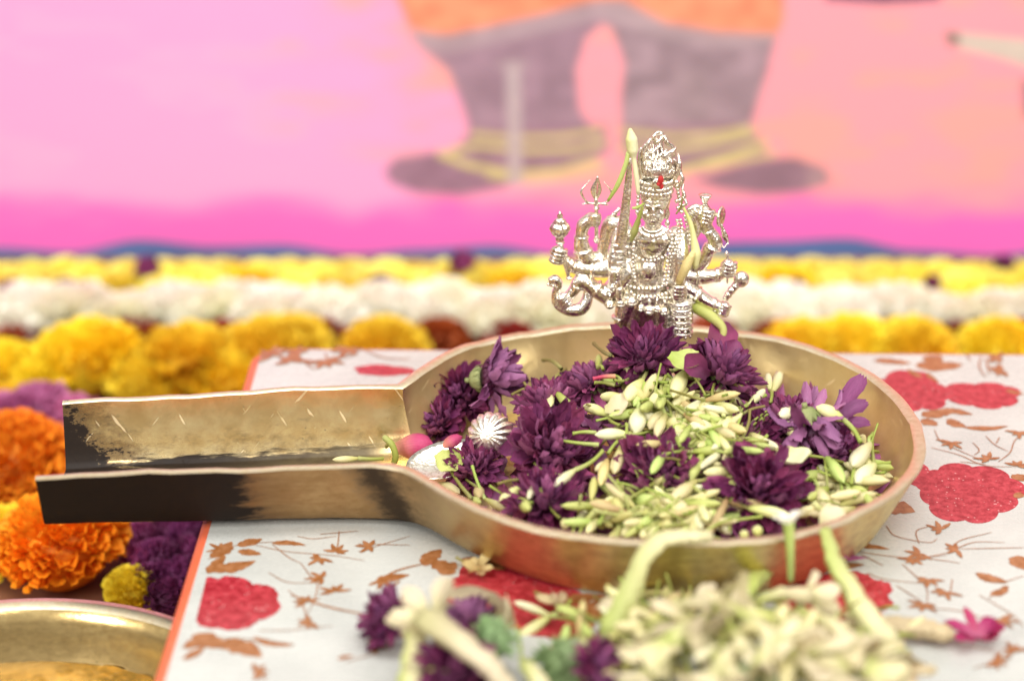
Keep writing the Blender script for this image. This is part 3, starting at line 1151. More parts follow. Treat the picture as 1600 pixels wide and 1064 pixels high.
def floret_core(name, mat, R, n=90, seed=1):
    """tight middle of a chrysanthemum: many small incurved florets in one mesh"""
    r = random.Random(seed)
    b = MB()
    for i in range(n):
        u = math.sqrt((i + 0.5) / n)
        a = i * 2.39996
        th = u * 1.05
        base = Vector((R * 0.30 * u * math.cos(a), R * 0.30 * u * math.sin(a), 0.05))
        L = R * (0.55 + 0.25 * u) * r.uniform(0.85, 1.1)
        d = Vector((math.sin(th) * math.cos(a), math.sin(th) * math.sin(a), math.cos(th)))
        inw = Vector((-math.cos(a), -math.sin(a), 0.2))
        side = Vector((-math.sin(a), math.cos(a), 0))
        w = R * 0.10
        p0, p1, p2, p3 = base, base + d * L * 0.5, base + d * L * 0.85 + inw * L * 0.08, base + d * L * 0.95 + inw * L * 0.30
        vs = []
        for p, k in ((p0, 0.5), (p1, 1.0), (p2, 1.0), (p3, 0.35)):
            vs += [p - side * w * k + inw * w * 0.4 * k, p - inw * w * 0.2, p + side * w * k + inw * w * 0.4 * k]
        fs = []
        for q in range(3):
            for s in range(2):
                v = q * 3 + s
                fs.append((v, v + 3, v + 4, v + 1))
        b.add(vs, fs)
    return b.mesh(name, mat)


def calyx_mesh(name, mat, R, seed=2):
    b = MB()
    b.lathe([(0.0, -R * 0.42), (R * 0.14, -R * 0.44), (R * 0.28, -R * 0.38), (R * 0.42, -R * 0.20), (R * 0.46, 0.0), (R * 0.30, 0.06)], 18, flute=(9, 0.05))
    for row, (rr, zz, n_) in enumerate(((0.30, -0.34, 9), (0.42, -0.20, 13))):
        for k in range(n_):
            a = 2 * math.pi * (k + row * 0.5) / n_
            c, s = math.cos(a), math.sin(a)
            p = Vector((R * rr * c, R * rr * s, R * zz))
            q = Vector((R * (rr + .10) * c, R * (rr + .10) * s, R * (zz + .24)))
            side = Vector((-s, c, 0)) * R * 0.075
            out = Vector((c, s, -0.4)) * R * 0.03
            b.add([p - side, p + side, q + side * .6 + out, q - side * .6 + out, p.lerp(q, .5) + out * 1.6, q + (q - p) * 0.3], [(0, 1, 4), (1, 2, 4), (2, 5, 4), (5, 3, 4), (3, 0, 4)])
    b.tube([(0, 0, -R * 0.42), (0, 0, -R * 0.62)], R * 0.10, 8)
    return b.mesh(name, mat)


PM = {}
for nm, mt in (('dark', P_dark), ('wine', P_wine), ('pale', P_pale)):
    PM[nm] = [petal_mesh("petal", mt, 1, 0.20, 1.2, 0.60, tip=.80, seed=1, wave=0.3), petal_mesh("petal", mt, 1, 0.25, 0.9, 0.15, tip=.80, seed=2, wave=0.5),
              petal_mesh("petal", mt, 1, 0.22, 1.0, -0.45, tip=.80, seed=3, wave=0.5),
              petal_mesh("petal", mt, 1, 0.21, 1.2, 1.0, tip=.78, seed=4, wave=0.15),
              petal_mesh("petal", mt, 1, 0.24, 1.3, 1.0, tip=.84, seed=5, wave=1.1), petal_mesh("petal", mt, 1, 0.22, 1.4, -1.0, tip=.84, seed=6, wave=1.3)]
CORE = [floret_core("floret_centre", P_core, 1.0, 150, s) for s in (1, 2)]
CALYX = {'calyx': calyx_mesh("calyx", P_calyx, 1.0), 'green': calyx_mesh("calyx", P_green, 1.0)}


def aim(d, roll=0.0):
    q = Vector(d).normalized().to_track_quat('Z', 'X')
    return q @ Quaternion((0, 0, 1), roll)


MUM_RINGS = [(102, 17, .94), (91, 20, 1.0), (80, 21, .98), (69, 21, .91), (57, 20, .82), (45, 18, .72), (33, 15, .62), (20, 11, .54)]


def mum(name, pos, axis, R, label, group=None, kind='dark', seed=0, rings=MUM_RINGS, calyx='calyx', flop=0.0, skip=None, wide=1.0, open_=1.0):
    r = random.Random(seed)
    if open_ == 1.0: open_ = r.uniform(0.84, 1.06)
    flop = flop or r.uniform(0, .5)
    R *= 0.98
    root = empty(name, pos, label, "flower", group)
    root.rotation_mode = 'QUATERNION'
    root.rotation_quaternion = aim(axis, r.uniform(0, 6))
    for ri, (inc, cnt, ln) in enumerate(rings):
        for k in range(cnt):
            if skip and r.random() < skip: continue
            a = 2 * math.pi * (k + 0.5 * (ri % 2) + r.uniform(-.28, .28)) / cnt
            th = math.radians(inc * open_ + r.uniform(-11, 11) + (r.uniform(0, 20) * flop))
            L = R * ln * r.uniform(0.80, 1.08) * (0.65 if r.random() < .05 else 1)
            me = PM[kind][(3 if inc < 45 else 0) if inc < 66 else r.choice((0, 1, 1, 2, 4, 4, 5))]
            o = bpy.data.objects.new("petal", me)
            scene.collection.objects.link(o)
            o.parent = root
            d = Vector((math.sin(th) * math.cos(a), math.sin(th) * math.sin(a), math.cos(th)))
            side = Vector((-math.sin(a), math.cos(a), 0))
            up = d.cross(side)
            if up.z < 0 and th < math.pi / 2: up = -up
            up = (-side.cross(d)) if False else d.cross(side)
            # local X = d, Y = side, Z = d x side (points back to the axis)
            Mx = Matrix((d, side, up)).transposed() @ Matrix.Rotation(r.uniform(-.35, .35), 3, 'X')
            o.rotation_mode = 'QUATERNION'
            o.rotation_quaternion = Mx.to_quaternion()
            o.location = d * R * 0.10 * CM + Vector((0, 0, (0.02 * ri) * R * CM))
            wd = L * r.uniform(.85, 1.15) * wide
            o.scale = (L, wd, wd)
    c = link("floret_centre", CORE[seed % 2], root)
    c.scale = (R * .62,) * 3
    c['kind'] = 'stuff'
    c = link("calyx", CALYX[calyx], root)
    c.scale = (R * .62,) * 3
    return root


# ------------------------------------------------------------------ buds
def bud_mesh(name, mat, seed, fat=1.0):
    r = random.Random(seed)
    b = MB()
    n = 9
    bend = r.uniform(-0.08, 0.08)
    path, rad = [], []
    for i in range(n):
        t = i / (n - 1)
        path.append((t, 0, bend * math.sin(math.pi * t)))
        rad.append((0.14 + 0.36 * math.sin(math.pi * min(1, 0.04 + 0.90 * t ** 1.1)) ** 0.9) * (1 if t < 0.97 else 0.30))
    vs, fs, seg = [], [], 9
    tw = r.uniform(0.4, 1.0)
    for i in range(n):
        for k in range(seg):
            a = 2 * math.pi * k / seg
            rr = rad[i] * (1 + 0.05 * math.cos(3 * a + tw * 3 * i / n))
            vs.append((path[i][0], rr * math.cos(a) * fat, path[i][2] + rr * math.sin(a) * fat))
    for i in range(n - 1):
        for k in range(seg):
            a, c = i * seg + k, i * seg + (k + 1) % seg
            fs.append((a, c, c + seg, a + seg))
    fs.append(tuple(range(seg - 1, -1, -1)))
    vs.append((1.03, 0, path[-1][2]))
    for k in range(seg):
        fs.append(((n - 1) * seg + k, (n - 1) * seg + (k + 1) % seg, len(vs) - 1))
    b.add(vs, fs)
    return b.mesh(name, mat)


def stem_mesh(name, mat, seed):
    r = random.Random(seed)
    b = MB()
    pts, rad = [], []
    b1, b2 = r.uniform(-.14, .14), r.uniform(-.10, .10)
    for i in range(7):
        t = i / 6
        pts.append((t, b1 * math.sin(math.pi * t), b2 * math.sin(math.pi * t)))
        rad.append(0.5 * (1.0 - 0.35 * t + (0.25 if i == 6 else 0)))
    # radius is scaled separately (y, z)
    vs, fs, seg = [], [], 7
    for i, p in enumerate(pts):
        for k in range(seg):
            a = 2 * math.pi * k / seg
            vs.append((p[0], p[1] * 5 + rad[i] * math.cos(a), p[2] * 5 + rad[i] * math.sin(a)))
    for i in range(6):
        for k in range(seg):
            a, c = i * seg + k, i * seg + (k + 1) % seg
            fs.append((a, c, c + seg, a + seg))
    fs += [tuple(range(seg - 1, -1, -1)), tuple(6 * seg + k for k in range(seg))]
    b.add(vs, fs)
    return b.mesh(name, mat)


BUDS = {'y': [bud_mesh("bud", P_bud, s) for s in range(5)], 'w': [bud_mesh("bud", P_bud_ivory, s) for s in range(3)],
        'g': [bud_mesh("bud", P_bud_green, s) for s in range(3)], 't': [bud_mesh("bud", P_bud_tan, s) for s in range(2)]}
STEMS = {'g': [stem_mesh("stem", P_stem, s) for s in range(5)], 'b': [stem_mesh("stem", P_stem_brown, s) for s in range(3)],
         'p': [stem_mesh("stem", P_pink, 1)]}


def stretch(o, p, q, w, r):
    """place a unit +X mesh (metres per cm already in the mesh) from p to q (cm, in parent space)"""
    d = q - p
    L = max(d.length, 1e-3)
    o.rotation_mode = 'QUATERNION'
    o.rotation_quaternion = d.to_track_quat('X', 'Z') @ Quaternion((1, 0, 0), r.uniform(0, 6.28))
    o.location = p * CM
    o.scale = (L, w, w)


def bud(J, T, w, S=None, sw=0.15, kb='y', ks='g', label=None, group=None, seed=0):
    r = random.Random(seed)
    root = empty("jasmine_bud", J, label or "pale jasmine bud", "bud", group)
    z = Vector((0, 0, 0))
    if T is not None:
        o = link("bud", r.choice(BUDS[kb]), root)
        stretch(o, z, T - J, w, r)
    if S is not None:
        o = link("stem", r.choice(STEMS[ks]), root)
        stretch(o, z, S - J, sw, r)
    return root


# ------------------------------------------------------------------ chrysanthemums in the bowl
VIEW = Vector((0, -0.85, 0.52))
mums = [
    # x, y, lift, R, axis, label, kind, extra
    (718, 622, 1.2, 1.85, (-0.15, -0.68, 0.70), "dark purple chrysanthemum leaning on the bowl wall where the handle's far side begins", {}),
    (858, 640, 0.40, 1.6, (-0.2, 0.1, 1), "purple chrysanthemum with serrated dark centre, right of the side-lying pale one", {}),
    (930, 612, 0.6, 1.6, (-0.3, 0.5, 0.9), "purple chrysanthemum at the back of the heap, left of the silver idol's feet", {}),
    (1006, 566, 1.5, 1.85, (-0.15, -0.3, 1), "topmost dark purple chrysanthemum, right in front of the silver idol's legs", {}),
    (1125, 590, 1.25, 1.9, (0.55, 0.1, 0.75), "dark purple chrysanthemum right of the idol, its ruffled centre turned to the right", {}),
    (1100, 640, 0.0, 1.6, (0.1, -0.4, 0.9), "dark purple chrysanthemum under the long buds right of the idol", {}),
    (858, 708, 0.50, 2.05, (0.35, -0.50, 0.80), "large plum chrysanthemum with broad reddish petals beside the silver shell ornament", {'wide': 1.35}),
    (742, 738, 0.35, 1.5, (-0.25, -0.4, 0.9), "small plum chrysanthemum beside the silver spoon by the near handle wall", {}),
    (1032, 745, 0.30, 1.85, (-0.1, -0.35, 0.9), "plum chrysanthemum with one raised petal in the middle of the heap", {'wide': 1.2}),
    (1182, 772, 0.55, 2.15, (0.0, -0.62, 0.75), "round purple chrysanthemum with its open face to the viewer, by the near rim", {}),
    (852, 792, 0.15, 1.9, (0.0, -0.1, 1), "flattened purple chrysanthemum lying lowest against the near left rim", {}),
    (1240, 672, 0.6, 1.75, (0.2, 0.0, 1), "purple chrysanthemum between the open-faced one and the upside-down one", {}),
    (1292, 718, 0.2, 1.7, (0.3, -0.3, 0.9), "purple chrysanthemum with pointed petals below the upside-down one at the bowl's right", {}),
    (688, 668, 0.75, 1.55, (-0.5, -0.45, 0.7), "dark purple chrysanthemum at the bowl's left, right above the pink pointed bud", {}),
    (1165, 690, 0.2, 1.6, (0.0, -0.4, 0.9), "shaded purple chrysanthemum behind the open-faced one", {}),
]
for i, (x, y, lift, R, ax, lab, kw) in enumerate(mums):
    p = hit(x, y, heap, lift - 0.35)
    mum("chrysanthemum", p, ax, R, lab, "chrysanthemums in the brass bowl", 'wine' if i in (1, 2, 6, 7, 8, 11) else 'dark', 100 + i, **kw)

half = [(86, 13, 1.0), (72, 13, 1.0), (58, 12, .92), (44, 9, .8), (28, 7, .7)]
mum("chrysanthemum", hit(752, 592, heap, 1.9), (0.93, -0.22, 0.22), 1.95, "pale mauve chrysanthemum lying on its side with green base to the left", "chrysanthemums in the brass bowl", 'pale', 201, rings=half, open_=0.75, wide=1.2)
mum("chrysanthemum", hit(1262, 655, heap, 1.35), (0.22, -0.18, -0.9), 1.9, "upside-down mauve chrysanthemum with green base on top, at the bowl's right", "chrysanthemums in the brass bowl", 'pale', 202, rings=[(92, 14, 1.0), (78, 13, 1.0), (62, 11, .9)], wide=1.25)
# long mauve petals raised at the right
b0 = hit(1300, 660, heap, 1.0)
for k, (tx, ty, w) in enumerate(((1350, 590, 1.5), (1358, 632, 1.4), (1362, 668, 1.2), (1330, 700, 1.1))):
    o = link("fallen_petal", PM['pale'][1])
    tag(o, ["longest pale mauve petal, pointing up at the bowl's right wall", "second broad mauve petal fanned at the bowl's right wall", "third mauve petal fanned lower at the bowl's right wall", "narrow mauve petal hanging down at the bowl's right"][k], "petal", "fallen mauve petals fanned at the bowl's right")
    q = hit(tx, ty, heap, 2.3 - 0.5 * k)
    d = q - b0
    side = Vector((0, -0.4, 1)).cross(d).normalized()
    Mx = Matrix((d.normalized(), side, d.normalized().cross(side))).transposed()
    o.rotation_mode = 'QUATERNION'
    o.rotation_quaternion = Mx.to_quaternion()
    o.location = b0 * CM
    o.scale = (d.length, w * 2.1, w * 1.8)

# loose purple petals and florets under the flowers
b = MB()
r = random.Random(77)
for i in range(900):
    a, rr = r.uniform(0, 6.283), 8.0 * math.sqrt(r.random())
    x, y = CX + rr * math.cos(a) * (1.05 if math.cos(a) > 0 else 1.15), CY + rr * math.sin(a)
    z = heap(x, y) - 1.0 + r.uniform(-.4, .35)
    z = max(z, 0.3)
    d = Vector((r.uniform(-1, 1), r.uniform(-1, 1), r.uniform(-.2, .5))).normalized()
    s = d.cross(Vector((r.uniform(-.3, .3), r.uniform(-.3, .3), 1))).normalized()
    c = Vector((x, y, z))
    L, w = r.uniform(1.0, 1.7), r.uniform(.22, .36)
    u = d.cross(s) * 0.15
    b.add([c, c + d * L * .5 - s * w + u, c + d * L * .5, c + d * L * .5 + s * w + u, c + d * L], [(0, 1, 2), (0, 2, 3), (1, 4, 2), (2, 4, 3)])
for i in range(700):
    a, rr = r.uniform(0, 6.283), 7.6 * math.sqrt(r.random())
    x, y = CX + rr * math.cos(a), CY + rr * math.sin(a)
tag(b.build("loose_petals", P_dark), "loose purple petals filling the bottom of the brass bowl", "petals", kind='stuff')

# ------------------------------------------------------------------ buds lying in the bowl (photo positions, read off enlargements)
def z3(u, v): return (950 + u / 2.8, 480 + v / 2.8)
def z2(u, v): return (600 + u / 3.8, 480 + v / 3.8)
def z4(u, v): return (600 + u / 2.924, 700 + v / 2.924)


BL = []   # conv, stem end, joint, tip, width px, kind, stemkind, label or None


def B(cv, S, J, T, w=22, kb='y', ks='g', lab=None, lift=0.7, sw=7):
    BL.append((cv(*S) if S else None, cv(*J), cv(*T) if T else None, w, kb, ks, lab, lift, sw))


B(z3, (208, 170), (150, 320), (75, 410), 23, lab="pale bud with long green stem leaning up against the topmost purple chrysanthemum", lift=1.5)
B(z3, None, (62, 388), (-25, 392), 18, 't', lab=None, lift=1.2)
B(z3, None, (340, 280), (285, 392), 24, lift=1.3)
B(z3, (515, 240), (320, 238), (425, 308), 24, lab="upper of two thick pale buds lying side by side right of the topmost flower", lift=1.5)
B(z3, (590, 350), (445, 275), (552, 312), 24, 'w', 'b', "lower right thick pale bud with brownish stem, right of the topmost flower", lift=1.45)
B(z3, (255, 300), (235, 370), (188, 432), 24, lift=1.2)
B(z3, (160, 330), (130, 450), (118, 552), 28, 'w', lab="broad ivory bud hanging straight down in the middle of the heap", lift=1.2)
B(z3, (240, 380), (240, 458), (182, 532), 22, lift=1.1)
B(z3, (205, 330), (165, 350), (112, 432), 20, 'g', lift=1.25)
B(z3, (520, 628), (398, 412), (440, 475), 22, lift=1.0)
B(z3, (518, 630), (470, 545), (355, 515), 25, 'w', lift=1.1)
B(z3, None, (335, 520), (243, 572), 22, lift=1.1)
B(z3, (470, 540), (392, 562), (298, 592), 20, 'g', lift=1.0)
B(z3, None, (250, 515), (318, 495), 20, lift=1.15)
B(z3, (330, 590), (370, 615), (487, 660), 22, 'w', lab="ivory bud pointing right over the dark petals below the heap's top", lift=0.9)
B(z3, None, (262, 578), (300, 645), 22, 'w', lift=1.0)
B(z3, None, (408, 560), (470, 615), 24, 'y', lift=0.9)
B(z3, (690, 385), (555, 480), (478, 545), 22, lab="pale bud on a long stem running up to the right, right of the heap's middle", lift=1.1)
B(z3, (548, 665), (535, 612), (562, 542), 20, 't', lab="browned yellow bud standing on its stem behind the open-faced flower", lift=1.0)
B(z3, (672, 485), (628, 640), (622, 675), 12, 'w', 'g', "green stem standing upright behind the open-faced flower", lift=1.0, sw=9)
B(z3, None, (795, 442), (752, 478), 20, 'w', lift=1.5)
B(z3, (1105, 590), (1030, 492), (912, 436), 22, 'y', lab="long curved bud lying across the upside-down mauve chrysanthemum", lift=2.0, sw=9)
B(z3, (815, 640), (808, 560), (772, 500), 20, 'w', lift=1.1)
B(z3, (1155, 560), (1145, 600), (1070, 692), 26, 'w', lab="upper ivory bud against the bowl wall at the heap's right end", lift=1.2)
B(z3, (1158, 550), (1165, 690), (1085, 765), 27, 'w', lab="lower ivory bud against the bowl wall at the heap's right end", lift=0.9)
B(z3, (1065, 775), (1085, 690), (1100, 640), 16, 'y', lift=0.9)
B(z3, (1080, 830), (1050, 790), (1140, 812), 14, 'g', lift=0.7)
B(z3, (880, 750), (920, 790), (962, 880), 22, 'y', lift=0.7)
B(z3, None, (950, 650), (1032, 765), 20, 'g', lift=0.9)
B(z3, None, (1005, 825), (985, 880), 18, lift=0.5)
B(z3, None, (1078, 880), (990, 910), 18, lift=0.5)
B(z3, (470, 730), (385, 760), (278, 842), 22, 'y', 'b', lab="pale bud on a brown stem left of the open-faced flower", lift=0.9)
B(z3, None, (270, 845), (345, 920), 28, 'y', lift=0.8)
B(z3, (350, 850), (380, 885), (412, 968), 20, 'w', lift=0.7)
B(z3, None, (400, 825), (447, 922), 22, 'y', lift=0.8)
B(z3, (60, 830), (95, 835), (218, 842), 20, 'g', lab="green tubular bud lying left to right below the middle chrysanthemum", lift=0.7)
B(z3, None, (188, 895), (262, 952), 26, 'w', lift=0.6)
B(z3, None, (110, 880), (190, 900), 24, 'y', lift=0.6)
B(z3, None, (60, 890), (-10, 925), 22, 'y', lift=0.6)
B(z3, None, (235, 965), (140, 1000), 22, 'y', lift=0.5)
B(z3, (20, 930), (50, 955), (125, 965), 22, 'g', lift=0.5)
B(z3, None, (528, 825), (436, 1000), 14, 't', 'b', "long olive stem leaning against the open-faced flower's left side", lift=0.9)
B(z3, (60, 540), (62, 630), (22, 722), 20, 'y', lift=0.95)
B(z3, (0, 640), (100, 550), (50, 600), 20, 'y', lift=1.0)
B(z3, (712, 420), (722, 370), (755, 285), 15, 'w', lab="right ivory bud of the small pair standing against the far bowl wall", lift=1.0)
B(z3, (712, 420), (708, 365), (700, 290), 12, 'w', lab="left ivory bud of the small pair standing against the far bowl wall", lift=1.0)
B(z3, None, (655, 990), (650, 965), 18, 'y', lift=0.8)
B(z3, None, (600, 1010), (590, 985), 15, 'y', lift=0.8)
B(z3, (120, 830), (80, 790), None, 22, 'y', 'g', lift=0.9)
B(z3, (200, 770), (50, 860), None, 22, 'y', 'g', "green stem slanting over the dark petals below the middle chrysanthemum", lift=0.9)
B(z3, (30, 300), (60, 330), None, 22, 'y', 'g', lift=1.4)
B(z2, (1080, 370), (985, 468), (990, 588), 15, 'y', 'b', "pale bud hanging from a curved olive stem left of the topmost flower", lift=1.0)
B(z2, None, (1020, 500), (1165, 660), 17, 'g', lab="fat pale green tube bent downwards left of the heap's top", lift=1.2)
B(z2, None, (1410, 530), (1285, 530), 17, 'y', lift=1.35)
B(z2, None, (1520, 450), (1408, 565), 20, 'y', lift=1.4)
B(z2, (1400, 700), (1330, 640), (1185, 585), 17, 'y', lift=1.2)
B(z2, (1025, 785), (1275, 815), None, 17, 'y', 'g', "long green stem lying level over the large plum chrysanthemum", lift=1.3)
B(z2, (1300, 850), (1135, 965), (1008, 1062), 15, 'w', 'g', "ivory bud with thick green stem pointing down left across the large plum flower", lift=1.2, sw=8)
B(z2, (1440, 690), (1405, 830), (1368, 985), 17, 'y', lift=1.2)
B(z2, None, (1325, 905), (1285, 1055), 17, 't', lift=1.1)
B(z2, None, (1330, 915), (1255, 970), 13, 'y', lift=1.1)
B(z2, (1480, 620), (1340, 640), None, 15, 'y', 'g', lift=1.2)
B(z2, (945, 315), (1052, 365), None, 15, 'y', 'b', "short curved olive stem jutting left at the back of the heap", lift=1.4)
B(z2, (830, 440), (890, 472), None, 15, 'y', 'b', lift=1.2)
B(z2, (760, 520), (880, 475), None, 15, 'y', 'b', lift=1.1)
B(z2, (1245, 215), (1345, 285), None, 15, 'y', 'b', "olive stem sticking up left of the idol's base", lift=2.2)
B(z2, (1300, 370), (1270, 360), (1275, 285), 12, 'g', lift=1.9)
B(z2, (1240, 425), (1372, 410), None, 15, 'y', 'p', "short pink stem left of the topmost flower", lift=1.8, sw=8)
B(z2, (1120, 750), (1260, 745), None, 15, 'y', 'g', lift=1.3)
B(z4, None, (640, 175), (525, 250), 18, 'y', lab="pale bud lying between the plum flower and the flattened one near the rim", lift=0.9)
B(z4, None, (685, 172), (660, 232), 12, 'w', lift=0.9)
B(z4, (980, 350), (1052, 255), (928, 260), 16, 't', lab="browned bud on the near left of the heap", lift=0.8)
B(z4, None, (975, 325), (925, 385), 14, 'y', lift=0.6)
B(z4, None, (820, 325), (835, 365), 15, 'y', lift=0.5)
B(z4, None, (250, 165), (345, 205), 18, 'y', lift=0.5)
B(z4, (310, 110), (400, 230), None, 18, 'y', 'g', "green stem slanting down beside the silver spoon", lift=0.9)
B(z4, None, (380, 240), (440, 250), 16, 'g', lift=0.5)
B(z4, None, (690, 215), (780, 195), 22, 'g', lift=0.7)
B(z3, (-60, 330), (30, 340), None, 15, 'y', 'g', lift=1.4)


def flatrad(px, P):
    """photo px -> cm at the point's distance"""
    d = P.y * math.cos(PITCH) + (CAMZ - P.z) * math.sin(PITCH)
    return px * d / FPX


GB = "pale jasmine buds heaped in the brass bowl"
for i, (S, J, T, w, kb, ks, lab, lift, sw) in enumerate(BL):
    rr = random.Random(900 + i)
    l0 = lift - 0.25
    Jp = hit(J[0], J[1], heap, l0)
    Tp = hit(T[0], T[1], heap, l0 + rr.uniform(-.15, .15)) if T else None
    Sp = hit(S[0], S[1], heap, l0 + rr.uniform(0, .3)) if S else None
    bud(Jp, Tp, flatrad(w, Jp), Sp, flatrad(sw, Jp), kb, ks, lab or "small pale jasmine bud among others in the brass bowl's heap", GB, i)


def scatter_buds(n, region, h, lift, group, label, seed, kinds='yyyyywgggt', size=(1.2, 1.9), name=None):
    r = random.Random(seed)
    k = 0
    while k < n:
        reg = r.choice(region)
        x = r.gauss(reg[0], reg[2])
        y = r.gauss(reg[1], reg[3])
        if abs(x - reg[0]) > 2 * reg[2] or abs(y - reg[1]) > 2 * reg[3]: continue
        p = hit(x, y, h, lift + r.uniform(-.5, .15))
        if h is heap and math.hypot(p.x - CX, p.y - CY) > 8.7: continue
        a = r.uniform(0, 6.283)
        L = r.uniform(*size)
        d = Vector((math.cos(a), math.sin(a), r.uniform(-.35, .35)))
        T = p + d * L
        if h is heap and math.hypot(T.x - CX, T.y - CY) > 9.2: continue
        S = None
        if r.random() < 0.9:
            a2 = a + math.pi + r.uniform(-.7, .7)
            S = p + Vector((math.cos(a2), math.sin(a2), r.uniform(-.1, .6))) * r.uniform(.9, 1.9)
            if h is heap and math.hypot(S.x - CX, S.y - CY) > 9.2: S = None
        bud(p, T, r.uniform(.32, .48), S, r.uniform(.11, .17), r.choice(kinds), r.choice('ggggb'), label, group, seed * 1000 + k)
        k += 1


scatter_buds(86, [(1050, 640, 60, 42), (1120, 690, 35, 25)], heap, 0.95, GB, "small pale jasmine bud among others in the brass bowl's heap", 31)
scatter_buds(54, [(1040, 810, 75, 16), (990, 800, 50, 18), (1090, 790, 40, 25)], heap, 0.55, GB, "small pale jasmine bud among others in the brass bowl's heap", 32)
scatter_buds(28, [(1320, 770, 28, 24), (1340, 720, 16, 30)], heap, 0.35, GB, "small pale jasmine bud among others in the brass bowl's heap", 33)
scatter_buds(16, [(1180, 640, 60, 40), (780, 770, 50, 16)], heap, 0.5, GB, "small pale jasmine bud among others in the brass bowl's heap", 34)


def broad_petal(name, mat, J, T, w, label, cat, group=None, curl=0.25, seed=0, up=(0, -.5, 1)):
    me = petal_mesh("petal", mat, 1, 0.6, 0.5, curl, seed=seed, wave=0.3, nl=8, nw=5)
    o = link(name, me)
    tag(o, label, cat, group)
    d = T - J
    side = Vector(up).cross(d).normalized()
    Mx = Matrix((d.normalized(), side, d.normalized().cross(side))).transposed()
    o.rotation_mode = 'QUATERNION'
    o.rotation_quaternion = Mx.to_quaternion()
    o.location = J * CM
    o.scale = (d.length, w, w)
    return o


broad_petal("fallen_petal", P_bud_ivory, hit(1222, 702, heap, 1.0), hit(1250, 748, heap, .8), 2.6, "broad folded ivory petal right above the open-faced chrysanthemum", "petal", curl=.6)
broad_petal("fallen_petal", P_ivory, hit(1283, 830, heap, .9), hit(1310, 800, heap, .8), 1.6, "small ivory petal by the near right rim", "petal", curl=.4)
broad_petal("fallen_petal", P_bud_green, hit(1045, 556, heap, 1.9), hit(1092, 582, heap, 1.5), 2.0, "crumpled pale green bract below the idol's right side", "petal", curl=.5)
broad_petal("fallen_petal", P_ivory, hit(945, 642, heap, 1.2), hit(985, 636, heap, 1.2), 1.8, "whitish pink petal beneath the topmost purple chrysanthemum", "petal", curl=.3)
broad_petal("fallen_petal", P_bud_green, hit(722, 705, heap, 1.2), hit(686, 742, heap, .9), 2.0, "torn pale green petal lying over the silver spoon", "petal", curl=.3)

# pink pointed bud beside the channel
rt = empty("oleander_bud", on_z(612, 700, 1.2), "pink pointed bud lying where the handle channel meets the bowl", "bud")
A_, B_2 = on_z(618, 700, 1.3), on_z(676, 694, 1.6)
me = bud_mesh("bud", P_pink, 3)
o = link("bud", me, rt)
stretch(o, A_ - on_z(612, 700, 1.2), B_2 - on_z(612, 700, 1.2), 1.15, random.Random(1))
o = link("stem", STEMS['b'][0], rt)
stretch(o, A_ - on_z(612, 700, 1.2), on_z(604, 697, 1.2) - on_z(612, 700, 1.2), .25, random.Random(1))
rt = empty("oleander_bud", on_z(690, 700, 1.5), "small pink petal roll tucked under the left purple chrysanthemum", "bud")
o = link("bud", bud_mesh("bud", P_pink, 5), rt)
stretch(o, Vector((0, 0, 0)), on_z(722, 682, 1.9) - on_z(690, 700, 1.5), .6, random.Random(1))
rt = empty("green_tendril", on_z(616, 722, 1.0), "thin curled green stem standing at the channel's end by the pink bud", "stem")
b = MB()
o0 = on_z(616, 722, 1.0)
b.tube([p - o0 for p in catmull([on_z(616, 722, 1.0), on_z(618, 712, 1.4), on_z(612, 694, 1.9), on_z(599, 682, 2.1)], 5)], [.14] * 15 + [.08], 8)
b.build("stem", P_stem, rt)
bud(on_z(560, 716, 0.95), on_z(520, 718, 0.95), .3, on_z(600, 716, 0.95), .2, 'y', 'g', "dry yellowish stem lying on the channel floor beside the far wall", seed=5)

# silver things in the bowl
rt = empty("silver_shell", hit(768, 690, heap, 0.5), "small ribbed silver shell ornament among the purple flowers", "ornament")
C0 = Vector((0, 0, 0))
b = MB()
nr, na = 16, 144
vs, fs = [], []
for i in range(nr + 1):
    th = math.radians(95) * i / nr
    for k in range(na):
        a = 2 * math.pi * k / na
        rb = 1 + 0.05 * math.cos(16 * a + th * 1.6) * sm(0.15, 0.9, th) + 0.012 * math.cos(26 * th)
        vs.append((1.0 * math.sin(th) * math.cos(a) * rb, 0.8 * math.cos(th) * -1 * rb, 0.95 * math.sin(th) * math.sin(a) * rb))
for i in range(nr):
    for k in range(na):
        a, c = i * na + k, i * na + (k + 1) % na
        fs.append((a, a + na, c + na, c))
b.add(vs, fs)
s_ = b.build("shell", M['silver_smooth'], rt, loc=(0, 0, 0.3))
s_.rotation_euler = (math.radians(-25), 0, math.radians(-18))

rt = empty("silver_spoon", on_z(690, 735, 1.0), "polished silver spoon half buried beside the near handle wall", "spoon")
b = MB()
vs, fs = [], []
nr, na = 7, 40
for i in range(nr + 1):
    for k in range(na):
        q, a = i / nr, 2 * math.pi * k / na
        vs.append((1.75 * q * math.cos(a), 1.1 * q * math.sin(a), 0.35 * q * q - .35))
for i in range(nr, -1, -1):
    for k in range(na):
        q, a = i / nr, 2 * math.pi * k / na
        vs.append((1.70 * q * math.cos(a), 1.05 * q * math.sin(a), 0.35 * q * q - .42))
for i in range(2 * nr + 1):
    for k in range(na):
        a, c = i * na + k, i * na + (k + 1) % na
        fs.append((a, a + na, c + na, c))
b.add(vs, fs)
o = b.build("spoon_bowl", M['silver_smooth'], rt, loc=(0.2, 0.1, 0.5))
o.rotation_euler = (math.radians(14), math.radians(-8), math.radians(18))
b = MB()
b.tube([(1.6, 0.2, .5), (2.6, .6, .7), (4.0, 1.2, .5)], [.16, .12, .16], 8, flat=.5)
b.build("spoon_handle", M['silver_smooth'], rt)

